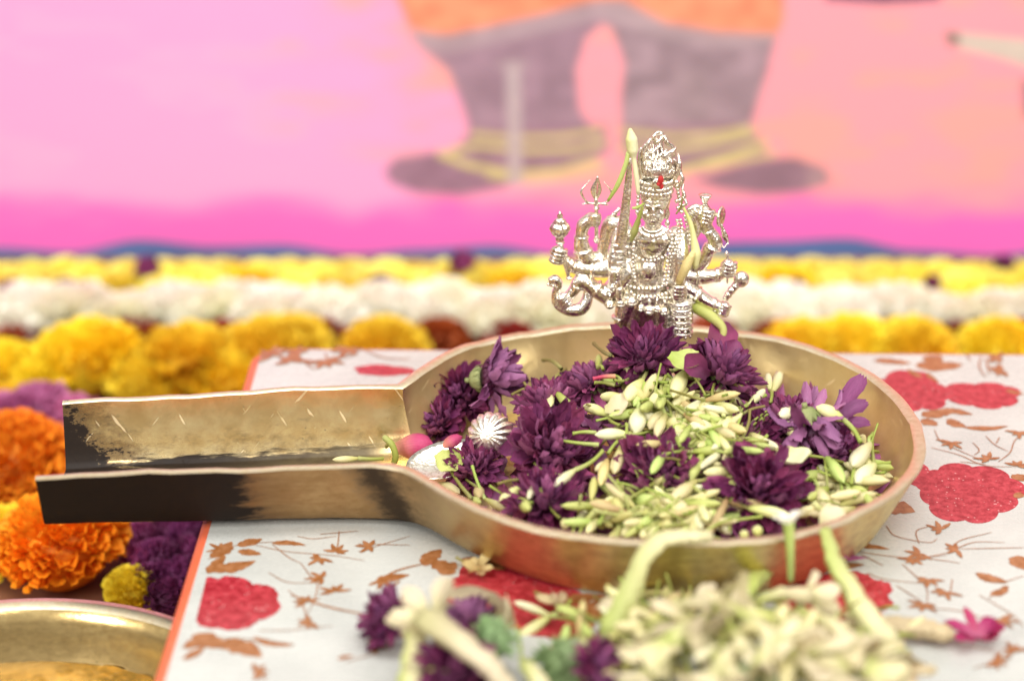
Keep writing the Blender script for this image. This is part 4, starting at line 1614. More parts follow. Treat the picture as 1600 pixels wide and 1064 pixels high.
# ------------------------------------------------------------------ silver idol
SY = 86.8


def st(u, v, dy=0.0):
    """enlargement (u, v) of the idol -> cm point on its standing plane, dy = towards the back"""
    return on_y(820 + u / 2.955, 180 + v / 2.955, SY + dy)


SC = 104.6   # enlargement px per cm


def idol():
    F0 = st(560, 1150)
    root = empty("silver_idol", (F0.x, SY, 2.0), "cast silver many-armed deity idol with flame crown, standing in the flower heap", "idol")
    org = Vector((F0.x, SY, 2.0))

    def P(u, v, dy=0.0): return st(u, v, dy) - org
    R = lambda px: px / SC
    b = MB()

    def limb(pts, rad, seg=14):
        q = catmull([P(*p) for p in pts], 5)
        rr = []
        m = len(pts)
        for i in range(len(q)):
            t = i / (len(q) - 1) * (m - 1)
            a = min(int(t), m - 2)
            rr.append(R(rad[a] * (1 - (t - a)) + rad[a + 1] * (t - a)))
        b.tube(q, rr, seg)
        for p_, r_ in ((q[0], rr[0]), (q[-1], rr[-1])):
            b.ball(p_, r_, 12, 8)

    def bangle(u, v, dy, r1, axis, t=5):
        c = P(u, v, dy)
        ax = (P(u + axis[0], v + axis[1], dy) - c).normalized()
        e1 = ax.orthogonal().normalized()
        e2 = ax.cross(e1)
        ring = [c + (e1 * math.cos(a) + e2 * math.sin(a)) * R(r1) for a in [2 * math.pi * k / 20 for k in range(21)]]
        b.tube(ring, R(t), 6, cap=False)

    def fist(u, v, dy, s, ax):
        """closed hand round a rod whose direction in the picture is ax; s = half size in px"""
        c = P(u, v, dy)
        A = (P(u + ax[0], v + ax[1], dy) - c).normalized()
        fwd = Vector((0, -1, 0))
        S = A.cross(fwd).normalized()
        b.ball(c + Vector((0, .05, 0)), (R(s) * .75, R(s) * .6, R(s) * .85), 12, 8)
        for k in range(4):
            o = c + A * R(s) * (0.62 - 0.40 * k)
            ln = (0.9, 1.0, 0.95, 0.78)[k]
            pts = [o + S * R(s) * .75 * ln + fwd * R(s) * .1, o + S * R(s) * .55 * ln + fwd * R(s) * .72, o - S * R(s) * .15 + fwd * R(s) * .95, o - S * R(s) * .62 + fwd * R(s) * .62]
            b.tube(catmull(pts, 3), [R(s) * .25] * 9 + [R(s) * .18], 8)
            b.ball(pts[-1], R(s) * .19, 8, 6)
        b.tube(catmull([c - S * R(s) * .6 + A * R(s) * .1, c - S * R(s) * .5 + A * R(s) * .6 + fwd * R(s) * .5, c + S * R(s) * .05 + A * R(s) * .85 + fwd * R(s) * .75], 3), [R(s) * .28] * 5 + [R(s) * .22] * 2, 8)

    # trunk
    b.ball(P(588, 585, 0), (R(88), R(58), R(78)), 20, 14)
    b.ball(P(556, 570, -.30), (R(46), R(34), R(38)), 14, 10)
    b.ball(P(632, 572, -.30), (R(46), R(34), R(38)), 14, 10)
    b.tube([P(586, 560), P(578, 700), P(570, 800), P(566, 880)], [R(84), R(62), R(88), R(98)], 20, flat=.72)
    b.ball(P(572, 715, -.28), (R(48), R(36), R(56)), 14, 10)      # belly
    b.ball(P(570, 790, -.45), R(13), 8, 6)
    b.ball(P(470, 560, .05), R(52), 14, 10)
    b.ball(P(702, 560, .05), R(50), 14, 10)
    b.ball(P(592, 505, 0), (R(40), R(36), R(40)), 12, 8)
    # head and face
    b.ball(P(594, 440, -.06), (R(58), R(55), R(72)), 18, 14)
    b.ball(P(592, 496, -.28), (R(27), R(22), R(20)), 10, 8)     # chin
    b.ball(P(592, 446, -.62), (R(11), R(14), R(24)), 8, 8)      # nose
    b.ball(P(592, 460, -.66), (R(17), R(12), R(9)), 8, 6)
    for s in (-1, 1):
        b.ball(P(592 + s * 24, 420, -.52), (R(17), R(11), R(11)), 10, 8)   # eyes
        b.tube(catmull([P(592 + s * 6, 408, -.60), P(592 + s * 26, 396, -.58), P(592 + s * 48, 410, -.45)], 4), R(6), 6)  # brows
        b.ball(P(592 + s * 36, 455, -.42), (R(19), R(14), R(17)), 10, 8)   # cheeks
        b.tube(catmull([P(592, 470, -.62), P(592 + s * 20, 470, -.60), P(592 + s * 42, 478, -.46), P(592 + s * 52, 466, -.38)], 4), [R(6)] * 8 + [R(4)] * 5, 6)  # moustache
        b.tube([P(592 + s * 62, 420, 0), P(592 + s * 68, 455, 0), P(592 + s * 62, 480, 0)], [R(9), R(12), R(9)], 8)   # ears
        b.ball(P(592 + s * 66, 500, -.05), (R(14), R(10), R(16)), 8, 6)
    b.tube(catmull([P(578, 484, -.56), P(592, 488, -.62), P(606, 484, -.56)], 3), R(5), 6)
    # collars
    for rr_, t_, dv in ((46, 7, 0), (60, 6, 6)):
        pts = [P(590 + rr_ * math.cos(a), 512 + dv + rr_ * .62 * math.sin(a), -.38 - .12 * math.sin(a)) for a in [math.pi * k / 14 for k in range(15)]]
        b.tube(pts, R(t_), 6)
    for k in range(13):
        a = math.pi * k / 12
        b.ball(P(590 + 72 * math.cos(a), 516 + 46 * math.sin(a), -.46 - .1 * math.sin(a)), R(6), 8, 6)
    # legs, front skirt
    limb([(480, 850, 0), (452, 960, -.1), (440, 1060, 0), (440, 1150, 0)], [58, 42, 36, 34])
    limb([(640, 850, 0), (640, 960, -.1), (640, 1060, 0), (640, 1150, 0)], [58, 44, 36, 34])
    b.tube([P(560, 860, .05), P(555, 1000, .1), P(550, 1120, .1)], [R(80), R(62), R(70)], 16, flat=.5)
    for k in range(4):
        for u_ in (448, 640):
            bangle(u_, 930 + 45 * k, -.05, 44 - 2 * k, (0, 10), 6)
    # arms to the picture's left
    limb([(465, 640, .2), (400, 675, .25), (330, 665, .15)], [46, 40, 36])
    limb([(330, 668, .15), (285, 655, .05), (262, 600, 0), (262, 540, -.05)], [36, 42, 36, 28])
    limb([(262, 540, -.05), (272, 505, -.05), (305, 478, -.1)], [28, 32, 30])
    bangle(262, 560, 0, 32, (0, 10)); bangle(268, 625, 0, 42, (2, 10))
    fist(322, 478, -.12, 34, (0, -10))
    limb([(470, 690, .05), (400, 705, 0), (330, 712, -.05), (230, 700, -.1), (185, 665, -.12)], [50, 44, 38, 32, 24])
    bangle(215, 693, -.1, 32, (10, 2)); bangle(310, 712, -.05, 38, (10, 0))
    fist(152, 640, -.15, 46, (3, -10))
    limb([(480, 720, -.1), (430, 780, -.15), (380, 830, -.2)], [50, 50, 44])
    limb([(380, 832, -.2), (320, 800, -.25), (260, 762, -.3), (232, 800, -.32), (205, 835, -.35)], [44, 38, 32, 27, 24])
    bangle(330, 800, -.25, 40, (10, 6)); bangle(243, 790, -.3, 30, (-5, 10))
    fist(180, 850, -.38, 38, (8, 10))
    # near hand at the left hip
    limb([(440, 560, .0), (420, 640, -.3), (412, 710, -.5)], [44, 38, 30])
    fist(415, 735, -.62, 38, (0, -10))
    limb([(455, 520, .25), (400, 500, .35), (376, 560, .35), (360, 640, .3)], [40, 40, 34, 30])
    # arms to the right
    limb([(700, 660, .1), (760, 690, .05), (815, 680, 0), (850, 620, -.05)], [44, 38, 36, 30])
    limb([(850, 620, -.05), (880, 585, -.1), (850, 530, -.12), (838, 490, -.12)], [34, 34, 26, 22])
    bangle(868, 610, -.1, 38, (5, -10)); bangle(850, 535, -.1, 28, (-3, -10))
    fist(838, 460, -.15, 42, (2, -10))
    limb([(700, 600, .1), (755, 560, .1), (790, 520, .05), (785, 480, 0)], [44, 38, 30, 26])
    fist(778, 452, -.05, 34, (8, -8))
    limb([(700, 720, 0), (770, 745, -.05), (840, 745, -.1), (900, 735, -.12)], [46, 38, 34, 28])
    bangle(800, 746, -.08, 37, (10, 0)); bangle(885, 738, -.12, 32, (10, 0)); bangle(900, 735, -.12, 32, (10, 0))
    fist(938, 702, -.15, 44, (2, -10))
    limb([(700, 770, -.1), (770, 810, -.15), (840, 858, -.2), (890, 880, -.22)], [46, 38, 32, 26])
    bangle(795, 826, -.18, 38, (10, 6)); bangle(870, 872, -.2, 30, (10, 4))
    fist(920, 888, -.25, 36, (-4, 10))
    limb([(715, 560, -.05), (720, 660, -.4), (712, 760, -.55)], [44, 40, 32])
    fist(712, 805, -.65, 44, (0, 10))
    me = b.mesh("figure", M['silver'])
    o = link("figure", me, root)
    md = o.modifiers.new("remesh", 'REMESH')
    md.mode = 'VOXEL'
    md.voxel_size = 0.00032
    md.use_smooth_shade = True
    dg = bpy.context.evaluated_depsgraph_get()
    me2 = bpy.data.meshes.new_from_object(o.evaluated_get(dg))
    o.modifiers.clear()
    o.data = me2
    # engraved look: small relief pushed along the normals
    bmx = bmesh.new()
    bmx.from_mesh(me2)
    for _ in range(1):
        bmesh.ops.smooth_vert(bmx, verts=bmx.verts, factor=0.4, use_axis_x=True, use_axis_y=True, use_axis_z=True)
    bmx.to_mesh(me2)
    bmx.free()
    me2.polygons.foreach_set("use_smooth", [True] * len(me2.polygons))

    # ---- separate cast pieces
    def part(name, build, mat=None):
        bb = MB()
        build(bb)
        return bb.build(name, mat or M['silver'], root)

    def tb(bb, pts, rad, seg=8, per=5, flat=None):
        q = catmull([P(*p) for p in pts], per)
        m = len(pts)
        if not hasattr(rad, '__len__'): rad = [rad] * m
        rr = []
        for i in range(len(q)):
            t = i / (len(q) - 1) * (m - 1)
            a = min(int(t), m - 2)
            rr.append(R(rad[a] * (1 - (t - a)) + rad[a + 1] * (t - a)))
        bb.tube(q, rr, seg, flat=flat)
        bb.ball(q[-1], rr[-1], 8, 6)

    def crown(bb):
        # bead rows of the band, wrapped round the head
        for v_, rr_, n_, sz in ((372, 66, 22, 10), (348, 72, 24, 11), (325, 74, 24, 9), (300, 76, 24, 11)):
            for k in range(n_):
                a = 2 * math.pi * k / n_
                bb.ball(P(606 + rr_ * math.cos(a), v_, 0) + Vector((0, math.sin(a) * R(rr_) * .85, 0)), R(sz), 8, 6)
            bb.tube([P(606 + rr_ * .94 * math.cos(a), v_ + 11, 0) + Vector((0, math.sin(a) * R(rr_) * .8, 0)) for a in [2 * math.pi * k / 24 for k in range(25)]], R(5), 6, cap=False)
        bb.lathe([(R(62), R(-75)), (R(72), R(-20)), (R(72), R(30)), (R(50), R(60)), (R(20), R(80)), (0, R(84))], 20, c=P(606, 345, .05))
        # ribs fanning up from the band
        for k in range(15):
            s = (k - 7) / 7
            tb(bb, [(606 + s * 60, 290, -.55 + .45 * s * s), (606 + s * 72, 255, -.5 + .45 * s * s), (606 + s * 66, 215, -.38 + .4 * s * s)], [7, 8, 5], 6, 3)
        # flames
        for x0, z0, x1, z1, x2, z2, x3, z3_, w in ((545, 300, 528, 220, 535, 160, 560, 150, 9), (560, 240, 545, 170, 575, 120, 618, 88, 10), (600, 240, 590, 180, 620, 140, 600, 110, 9),
                                                   (618, 240, 640, 190, 632, 150, 640, 95, 8), (640, 95, 660, 130, 685, 150, 690, 190, 10), (655, 240, 650, 190, 690, 160, 695, 150, 9), (690, 300, 715, 240, 712, 200, 708, 180, 9),
                                                   (575, 240, 562, 200, 585, 160, 575, 130, 8), (630, 240, 615, 200, 645, 170, 660, 160, 8), (606, 120, 596, 100, 612, 82, 640, 82, 9), (600, 130, 622, 120, 630, 100, 618, 80, 8),
                                                   (535, 280, 522, 240, 530, 200, 524, 180, 8), (700, 340, 728, 300, 718, 260, 722, 230, 9), (695, 400, 735, 380, 728, 340, 735, 320, 8),
                                                   (700, 430, 745, 410, 735, 385, 745, 375, 7), (560, 260, 580, 210, 560, 180, 572, 160, 8), (660, 260, 676, 220, 660, 190, 672, 170, 8)):
            tb(bb, [(x0, z0, -.15), (x1, z1, -.22), (x2, z2, -.12), (x3, z3_, -.05)], [w * 1.25, w * 1.1, w * .9, w * .5], 8, 6)
        for k in range(9):
            s = (k - 4) / 4
            tb(bb, [(606 + s * 78, 330, .25), (606 + s * 96, 240, .3), (606 + s * 84, 150 + 60 * abs(s), .25), (606 + s * 70, 120 + 90 * abs(s), .2)], [12, 12, 9, 4], 8, 5)
        rc = random.Random(8)
        for k in range(26):
            s = rc.uniform(-1, 1)
            x0 = 606 + s * 66
            h_ = rc.uniform(95, 175) * (1 - .25 * abs(s))
            wv_ = rc.uniform(-14, 14)
            tb(bb, [(x0, 292, -.5 + .45 * s * s), (x0 + s * 12 + wv_, 292 - h_ * .4, -.42 + .4 * s * s), (x0 + s * 14 - wv_, 292 - h_ * .75, -.25 + .3 * s * s), (x0 + s * 4 + wv_ * .6, 292 - h_, -.12)], [7, 8, 6, 2.5], 6, 4)
        bb.ball(P(628, 90, -.05), R(14), 8, 6)
        for s in (0, 1):
            for k in range(9):
                bb.ball(P((528 - 4 * k * .3) if s == 0 else 700 + 3 * k, 310 + 17 * k, -.2), R(10), 8, 6)
        # centre jewel
        bb.ball(P(606, 318, -.70), (R(20), R(10), R(26)), 10, 8)
    part("flame_crown", crown)

    def tilak(bb):
        bb.ball(P(628, 300, -.80), (R(13), R(7), R(20)), 10, 8)
        bb.ball(P(632, 330, -.76), (R(9), R(6), R(14)), 8, 6)
        bb.ball(P(618, 320, -.82), (R(9), R(5), R(9)), 8, 6)
    part("vermilion_mark", tilak, M['vermilion'])

    def garland(bb):
        lines = [[(700, 470, -.35), (712, 540, -.42), (690, 600, -.55), (662, 660, -.6), (650, 720, -.6), (640, 790, -.62)],
                 [(668, 520, -.45), (680, 580, -.52), (660, 630, -.58)],
                 [(735, 450, -.2), (752, 540, -.25), (742, 620, -.3), (722, 700, -.4)],
                 [(520, 500, -.4), (505, 590, -.5), (500, 680, -.55), (512, 780, -.6)],
                 [(455, 780, -.5), (520, 800, -.62), (600, 800, -.62), (665, 780, -.55)], [(452, 815, -.5), (520, 835, -.62), (600, 838, -.62), (672, 815, -.55)],
                 [(500, 640, -.48), (540, 668, -.6), (600, 672, -.6), (650, 650, -.5)]]
        for li, l in enumerate(lines):
            q = catmull([P(*p) for p in l], 30)
            step = R(17)
            acc = 0
            for i in range(1, len(q)):
                acc += (q[i] - q[i - 1]).length
                if acc >= step:
                    acc = 0
                    bb.ball(q[i], R(8.5), 8, 6)
                    if li in (0, 2): bb.ball(q[i] + Vector((R(15), .03, 0)), R(8.5), 8, 6)
    part("bead_garlands", garland)

    def bells(bb):
        for u_, v_, r_ in ((440, 868, 26), (492, 862, 27), (575, 900, 25), (645, 905, 24), (611, 893, 20), (392, 872, 24), (688, 872, 22), (535, 890, 20)):
            bb.ball(P(u_, v_, -.62), R(r_), 14, 10)
            bb.tube([P(u_, v_ - r_, -.62), P(u_, v_ - r_ - 28, -.6)], R(7), 8)
            bb.tube([P(u_ + r_ * 1.02 * math.cos(a), v_ + 3, -.62) + Vector((0, math.sin(a) * R(r_) * 1.02, 0)) for a in [2 * math.pi * k / 16 for k in range(17)]], R(2.5), 5, cap=False)
        for k in range(16):
            u_ = 445 + k * 15
            tb(bb, [(u_, 838, -.6), (u_ + 2, 862, -.62)], [6, 4], 6, 2)
    part("belt_bells", bells)

    def trident(bb):
        tb(bb, [(330, 420, -.25), (331, 500, -.25), (331, 585, -.25)], [9, 9, 9])
        for v_, r_ in ((575, 17), (560, 11), (430, 16), (415, 12), (585, 13)):
            bb.ball(P(331, v_, -.25), (R(r_), R(r_), R(6)), 10, 6)
        tb(bb, [(329, 415, -.25), (329, 385, -.25)], [12, 9])
        tb(bb, [(329, 395, -.25), (318, 345, -.25), (337, 283, -.25)], [6, 15, 2], 8, 6, .4)
        tb(bb, [(337, 283, -.25), (345, 345, -.25), (329, 392, -.25)], [2, 10, 6], 8, 6, .4)
        tb(bb, [(329, 408, -.25), (290, 402, -.25), (266, 372, -.25), (262, 345, -.25), (300, 300, -.25)], [9, 9, 12, 13, 2], 8, 6, .5)
        tb(bb, [(329, 408, -.25), (370, 404, -.25), (397, 378, -.25), (400, 352, -.25), (366, 308, -.25)], [9, 9, 12, 13, 2], 8, 6, .5)
        tb(bb, [(300, 405, -.25), (270, 410, -.25)], [7, 4])
        tb(bb, [(355, 408, -.25), (382, 414, -.25)], [7, 4])
    part("trident", trident)

    def mace(bb):
        tb(bb, [(164, 590, -.3), (184, 680, -.32), (204, 750, -.34)], [12, 10, 8])
        bb.ball(P(205, 752, -.34), (R(15), R(15), R(8)), 10, 6)
        bb.lathe([(0, R(-60)), (R(20), R(-52)), (R(14), R(-42)), (R(30), R(-30)), (R(44), R(0)), (R(38), R(22)), (R(24), R(34)), (R(28), R(38)), (R(16), R(48)), (R(10), R(58)), (R(14), R(62)), (R(5), R(76)), (0, R(88))], 32, c=P(162, 525, -.3), flute=(8, .10))
        bb.ball(P(163, 588, -.3), (R(22), R(22), R(7)), 12, 6)
    part("fluted_mace", mace)

    def horn(bb):
        tb(bb, [(112, 765, -.45), (140, 758, -.45), (158, 780, -.45), (142, 820, -.45), (152, 870, -.45), (205, 900, -.45), (262, 892, -.42), (288, 850, -.35), (290, 800, -.3)], [14, 22, 17, 17, 24, 28, 30, 26, 18], 12, 5)
        for k in range(3):
            bb.ball(P(110 + k * 12, 780 + k * 4, -.45), R(9), 8, 6)
    part("curved_horn", horn)

    def blade(bb):
        tb(bb, [(440, 640, -.5), (448, 560, -.5), (464, 440, -.45), (478, 300, -.35), (486, 205, -.3)], [36, 27, 22, 17, 7], 14, 6, .6)
        tb(bb, [(412, 600, -.52), (440, 608, -.55), (485, 612, -.5)], [12, 16, 12])
        for v_ in (625, 650, 672):
            bb.ball(P(438, v_, -.52), (R(30), R(28), R(9)), 14, 6)
        tb(bb, [(434, 700, -.66), (434, 790, -.66), (434, 850, -.66)], [13, 11, 18])
        bb.ball(P(434, 800, -.66), (R(20), R(20), R(10)), 10, 6)
    part("raised_sword", blade)

    def shawl(bb):
        for k in range(4):
            tb(bb, [(438 - k * 10, 430 + k * 12, .35), (395 - k * 6, 480 + k * 12, .38), (380 - k * 4, 560 + k * 10, .36), (350 + k * 4, 650, .32)], [9, 10, 9, 7], 8, 5)
    part("back_drape", shawl)

    def drum(bb):
        bb.lathe([(0, R(-34)), (R(30), R(-30)), (R(12), R(-4)), (R(12), R(6)), (R(27), R(30)), (R(31), R(36)), (R(20), R(38)), (0, R(32))], 16, c=P(832, 405, -.15))
    part("hourglass_drum", drum)

    def disc(bb):
        Mx = Matrix.Rotation(math.radians(90), 3, 'Y') @ Matrix.Rotation(math.radians(25), 3, 'X')
        bb.lathe([(0, R(-8)), (R(30), R(-8)), (R(46), R(-4)), (R(48), R(2)), (R(40), R(8)), (R(18), R(4)), (0, R(10))], 20, c=P(905, 468, -.15), M=Mx)
        tb(bb, [(750, 440, -.1), (790, 425, -.12), (830, 440, -.14), (890, 462, -.15)], [12, 16, 17, 10])
        tb(bb, [(745, 470, -.05), (775, 500, -.08), (790, 450, -.1)], [10, 12, 10])
    part("small_shield", disc)

    def pennant(bb):
        tb(bb, [(905, 500, -.18), (925, 560, -.2), (938, 590, -.2)], [5, 14, 5], 8, 5, .5)
        tb(bb, [(938, 590, -.2), (915, 610, -.2), (900, 560, -.18)], [5, 8, 4], 8, 5, .5)
        tb(bb, [(932, 628, -.3), (936, 700, -.35), (935, 775, -.35)], [5, 8, 4])
        bb.ball(P(932, 640, -.3), R(9), 8, 6)
    part("small_dagger", pennant)

    def club(bb):
        tb(bb, [(925, 850, -.35), (950, 815, -.35), (975, 785, -.33)], [14, 16, 20])
        bb.ball(P(1000, 758, -.32), (R(36), R(32), R(38)), 14, 10)
        for q in ((940, 828, 24), (955, 808, 26)):
            bb.ball(P(q[0], q[1], -.35), R(q[2] * .75), 10, 8)
        tb(bb, [(915, 920, -.3), (880, 905, -.3)], [8, 10])
    part("round_headed_club", club)

    def tassel(bb):
        bb.tube([P(722, 850, -.62), P(724, 930, -.62), P(726, 1000, -.62)], [R(42), R(47), R(38)], 18)
        for k in range(6):
            bb.tube([P(724 + 47 * math.cos(a), 862 + 27 * k, -.62) + Vector((0, math.sin(a) * R(47), 0)) for a in [2 * math.pi * j / 18 for j in range(19)]], R(7), 6, cap=False)
            for j in range(10):
                a = 2 * math.pi * j / 10
                bb.ball(P(724 + 45 * math.cos(a), 875 + 27 * k, -.62) + Vector((0, math.sin(a) * R(45), 0)), R(9), 6, 5)
    part("beaded_tassel", tassel)

    def base(bb):
        bb.lathe([(0, 0), (1.7, 0), (1.75, .15), (1.5, .3), (1.55, .42), (0, .45)], 32, c=P(550, 1165, 0) + Vector((0, 0, -.5)), flute=(12, .04))
    part("foot_plate", base)
    return root


idol()

# long ivory buds tied to the idol
GI = "long buds laid on the silver idol"


def tube_flower(name, pts, rad, mat, label, cat="bud", group=None, flat=None, seg=12, lobes=0, lobe_mat=None, lobe_len=1.0, seed=0, part_name="tube"):
    pts = [Vector(p) for p in pts]
    root = empty(name, pts[0], label, cat, group)
    q = catmull([p - pts[0] for p in pts], 6)
    m = len(pts)
    rr = []
    for i in range(len(q)):
        t = i / (len(q) - 1) * (m - 1)
        a = min(int(t), m - 2)
        rr.append(rad[a] * (1 - (t - a)) + rad[a + 1] * (t - a))
    b = MB()
    r = random.Random(seed)
    if max(rad) > .3:
        seg = 20
        q = [p + Vector((r.uniform(-1, 1), r.uniform(-1, 1), r.uniform(-.5, .5))) * max(rad) * .10 for p in q]
        rr = [v * r.uniform(.90, 1.08) for v in rr]
        flat = flat or .72
    b.tube(q, rr, seg, flat=flat)
    if max(rad) > .3:
        ph = r.uniform(0, 6)
        for i in range(len(q)):
            for k in range(seg):
                v = Vector(b.v[i * seg + k])
                f_ = 1 + .09 * math.cos(5 * 2 * math.pi * k / seg + ph + i * .12) + .05 * math.sin(i * 1.7 + k * .9 + ph)
                b.v[i * seg + k] = tuple(q[i] + (v - q[i]) * f_)
    b.ball(q[0], rr[0] * (.98 if max(rad) <= .3 else .7), 10, 6)
    if not lobes: b.ball(q[-1], rr[-1] * (.98 if max(rad) <= .3 else .7), 10, 6)
    b.build(part_name, mat, root)
    if lobes:
        ax = (q[-1] - q[-3]).normalized()
        e1 = ax.orthogonal().normalized()
        e2 = ax.cross(e1)
        me = petal_mesh("lobe", lobe_mat or mat, 1, 0.62, 0.6, -0.45, nl=7, nw=5, wave=.5, seed=seed)
        for k in range(lobes):
            a = 2 * math.pi * k / lobes + r.uniform(-.2, .2)
            rad_dir = e1 * math.cos(a) + e2 * math.sin(a)
            th = r.uniform(.25, .8)
            d = (ax * math.cos(th) + rad_dir * math.sin(th)).normalized()
            side = ax.cross(rad_dir)
            o = link("lobe", me, root)
            o.rotation_mode = 'QUATERNION'
            o.rotation_quaternion = Matrix((d, side, d.cross(side))).transposed().to_quaternion()
            o.location = (q[-1] - ax * .15 + rad_dir * rr[-1] * .5) * CM
            L = lobe_len * r.uniform(.85, 1.15)
            o.scale = (L, L * .9, L * .9)
    return root


def T(u, v, dy): return st(u, v, dy)


tube_flower("long_bud", [T(524, 360, -.75), T(515, 280, -.75), T(503, 200, -.72), T(498, 165, -.7), T(492, 110, -.68), T(487, 72, -.66)], [.08, .11, .10, .24, .25, .10], P_bud_ivory, "ivory bud standing upright beside the idol's flame crown", "bud", GI)
tube_flower("long_bud", [T(478, 175, -.7), T(465, 230, -.75), T(430, 320, -.7), T(385, 395, -.6)], [.10, .10, .11, .06], P_bud_green, "thin green stem slanting from the idol's crown down to its trident", "stem", GI)
tube_flower("long_bud", [T(545, 425, -.85), T(525, 480, -.85), T(505, 540, -.85), T(492, 578, -.82)], [.05, .10, .16, .08], P_stem, "olive bud hanging beside the idol's cheek and chest", "bud", GI)
tube_flower("long_bud", [T(735, 430, -.55), T(765, 500, -.6), T(780, 570, -.62), T(790, 640, -.62), T(788, 700, -.6)], [.05, .10, .13, .22, .12], P_bud, "pale bud with green stem hanging from the idol's shoulder, right side in picture", "bud", GI)
tube_flower("long_bud", [T(775, 640, -.8), T(745, 700, -.82), T(712, 768, -.8)], [.13, .22, .16], P_bud_tan, "yellowish bud hanging lowest beside the idol's right-hand garland", "bud", GI)
tube_flower("long_bud", [T(700, 455, -.5), T(722, 420, -.5), T(728, 370, -.45)], [.04, .05, .03], P_stem_brown, "dry dark stem bit caught on the idol's shoulder", "stem", GI)
tube_flower("long_bud", [T(500, 430, -.8), T(525, 425, -.82), T(550, 408, -.8)], [.06, .07, .03], P_stem, "short green stem bit caught at the idol's cheek", "stem", GI)
tube_flower("long_bud", [T(790, 890, -.4), T(860, 930, -.5), T(915, 985, -.7), T(905, 1050, -.9)], [.24, .25, .17, .14], P_bud_green, "thick green tube curving from the idol's lower hand into the flowers", "bud", GI)
# petals of the raised flower by the tube
for k, (a, c, w) in enumerate((((1115, 575), (1130, 510), 2.2), ((1100, 560), (1075, 535), 1.8), ((1105, 590), (1068, 552), 1.6), ((1130, 580), (1150, 535), 1.6))):
    broad_petal("fallen_petal", P_dark, hit(*a, heap, 1.5), hit(*c, heap, 2.4), w, ["tall pointed purple petal standing right of the idol", "curled purple petal left of the green tube's end", "low purple petal left of the green tube's end", "purple petal leaning right behind the tall pointed one"][k], "petal", None, .3, k, up=(0, -1, .5))

# ------------------------------------------------------------------ spilled pile on the table in front
GF = "flowers spilled on the table in front of the bowl"


def PL(x, y, lift=0.0): return hit(x, y, pile, lift)


mum("chrysanthemum", PL(612, 968, .6), (-.6, -.2, .6), 1.35, "purple chrysanthemum at the left end of the spilled flowers", GF, 'dark', 301)
mum("chrysanthemum", PL(715, 1052, .3), (0, -.4, .8), 1.7, "purple chrysanthemum under the white trumpet, at the photo's bottom edge", GF, 'dark', 302)
mum("chrysanthemum", PL(735, 975, .2), (-.2, .4, .8), 1.2, "small mauve chrysanthemum behind the soft green base", GF, 'pale', 303)
mum("chrysanthemum", PL(930, 1050, .4), (.7, -.3, .5), 1.4, "magenta-purple chrysanthemum seen edge-on between green base and cream flowers", GF, 'dark', 304)


def green_tuft(x, y, R, label, seed):
    """underside of a chrysanthemum with many narrow soft green bracts"""
    r = random.Random(seed)
    p = PL(x, y, .5)
    root = empty("green_tuft", p, label, "flower", GF)
    b = MB()
    for i in range(110):
        a = r.uniform(0, 6.283)
        th = math.acos(r.uniform(-.1, 1))
        d = Vector((math.sin(th) * math.cos(a), math.sin(th) * math.sin(a), math.cos(th) * .8))
        s = d.cross(Vector((0, 0.1, 1))).normalized() * .09
        c = d * R * .45
        e = d * R * r.uniform(.85, 1.1) + Vector((0, 0, -.1))
        k = c.lerp(e, .6)
        b.add([c - s, c + s, k + s, k - s, e], [(0, 1, 2, 3), (3, 2, 4)])
    b.ball((0, 0, 0), R * .55, 14, 10)
    o = b.build("bracts", P_green, root)
    o['kind'] = 'stuff'


green_tuft(765, 1002, 1.25, "soft green tuft of bracts behind the large white trumpet flower", 1)
green_tuft(880, 1038, 1.35, "second soft green tuft, nearer the photo's bottom edge", 2)
green_tuft(1180, 1062, 1.0, "green tuft mostly under the cream flowers at the bottom edge", 3)

tube_flower("tuberose", [on_z(1108, 838, 3.9), on_z(1080, 838, 4.1), on_z(1040, 842, 4.2), on_z(1008, 868, 3.9), on_z(985, 920, 2.9), on_z(950, 990, 1.6)], [.26, .36, .38, .37, .38, .46], P_cream,
            "long cream tube flower bent over the bowl's near rim", "flower", "cream tube flowers", seed=1)
tube_flower("tuberose", [on_z(1290, 828, 3.6), on_z(1300, 865, 3.4), on_z(1325, 915, 2.8), on_z(1358, 968, 2.0), on_z(1385, 1010, 1.6)], [.22, .28, .38, .50, .62], P_cream,
            "long cream trumpet flower leaning from the rim to the table's right pile", "flower", "cream tube flowers", lobes=5, lobe_mat=P_ivory, lobe_len=1.8, seed=2)
tube_flower("tuberose", [on_z(1236, 905, 1.6), on_z(1235, 860, 3.0), on_z(1232, 815, 4.1)], [.13, .16, .22], P_bud_green,
            "thin green tube flower with small white head hooked on the near rim", "flower", "cream tube flowers", lobes=5, lobe_mat=P_white, lobe_len=.7, seed=3)
tube_flower("tuberose", [PL(800, 1080, 1.0), PL(765, 1040, 1.6), PL(715, 1002, 1.8), PL(668, 965, 1.8)], [.34, .42, .50, .62], P_ivory,
            "large white trumpet flower pointing up left across the spilled pile", "flower", "cream tube flowers", lobes=5, lobe_mat=P_ivory, lobe_len=1.5, seed=4)
tube_flower("tuberose", [PL(650, 975, 1.2), PL(648, 1020, .8), PL(635, 1075, .6)], [.35, .42, .40], P_cream,
            "cream tube pointing straight down beside the large white trumpet", "flower", "cream tube flowers", seed=5)
tube_flower("tuberose", [on_z(1300, 985, .8), on_z(1380, 978, .6), on_z(1440, 982, .55), on_z(1482, 990, .5)], [.40, .50, .48, .40], P_tan,
            "tan withered tube lying flat, pointing at the pink petal", "flower", "cream tube flowers", seed=6)
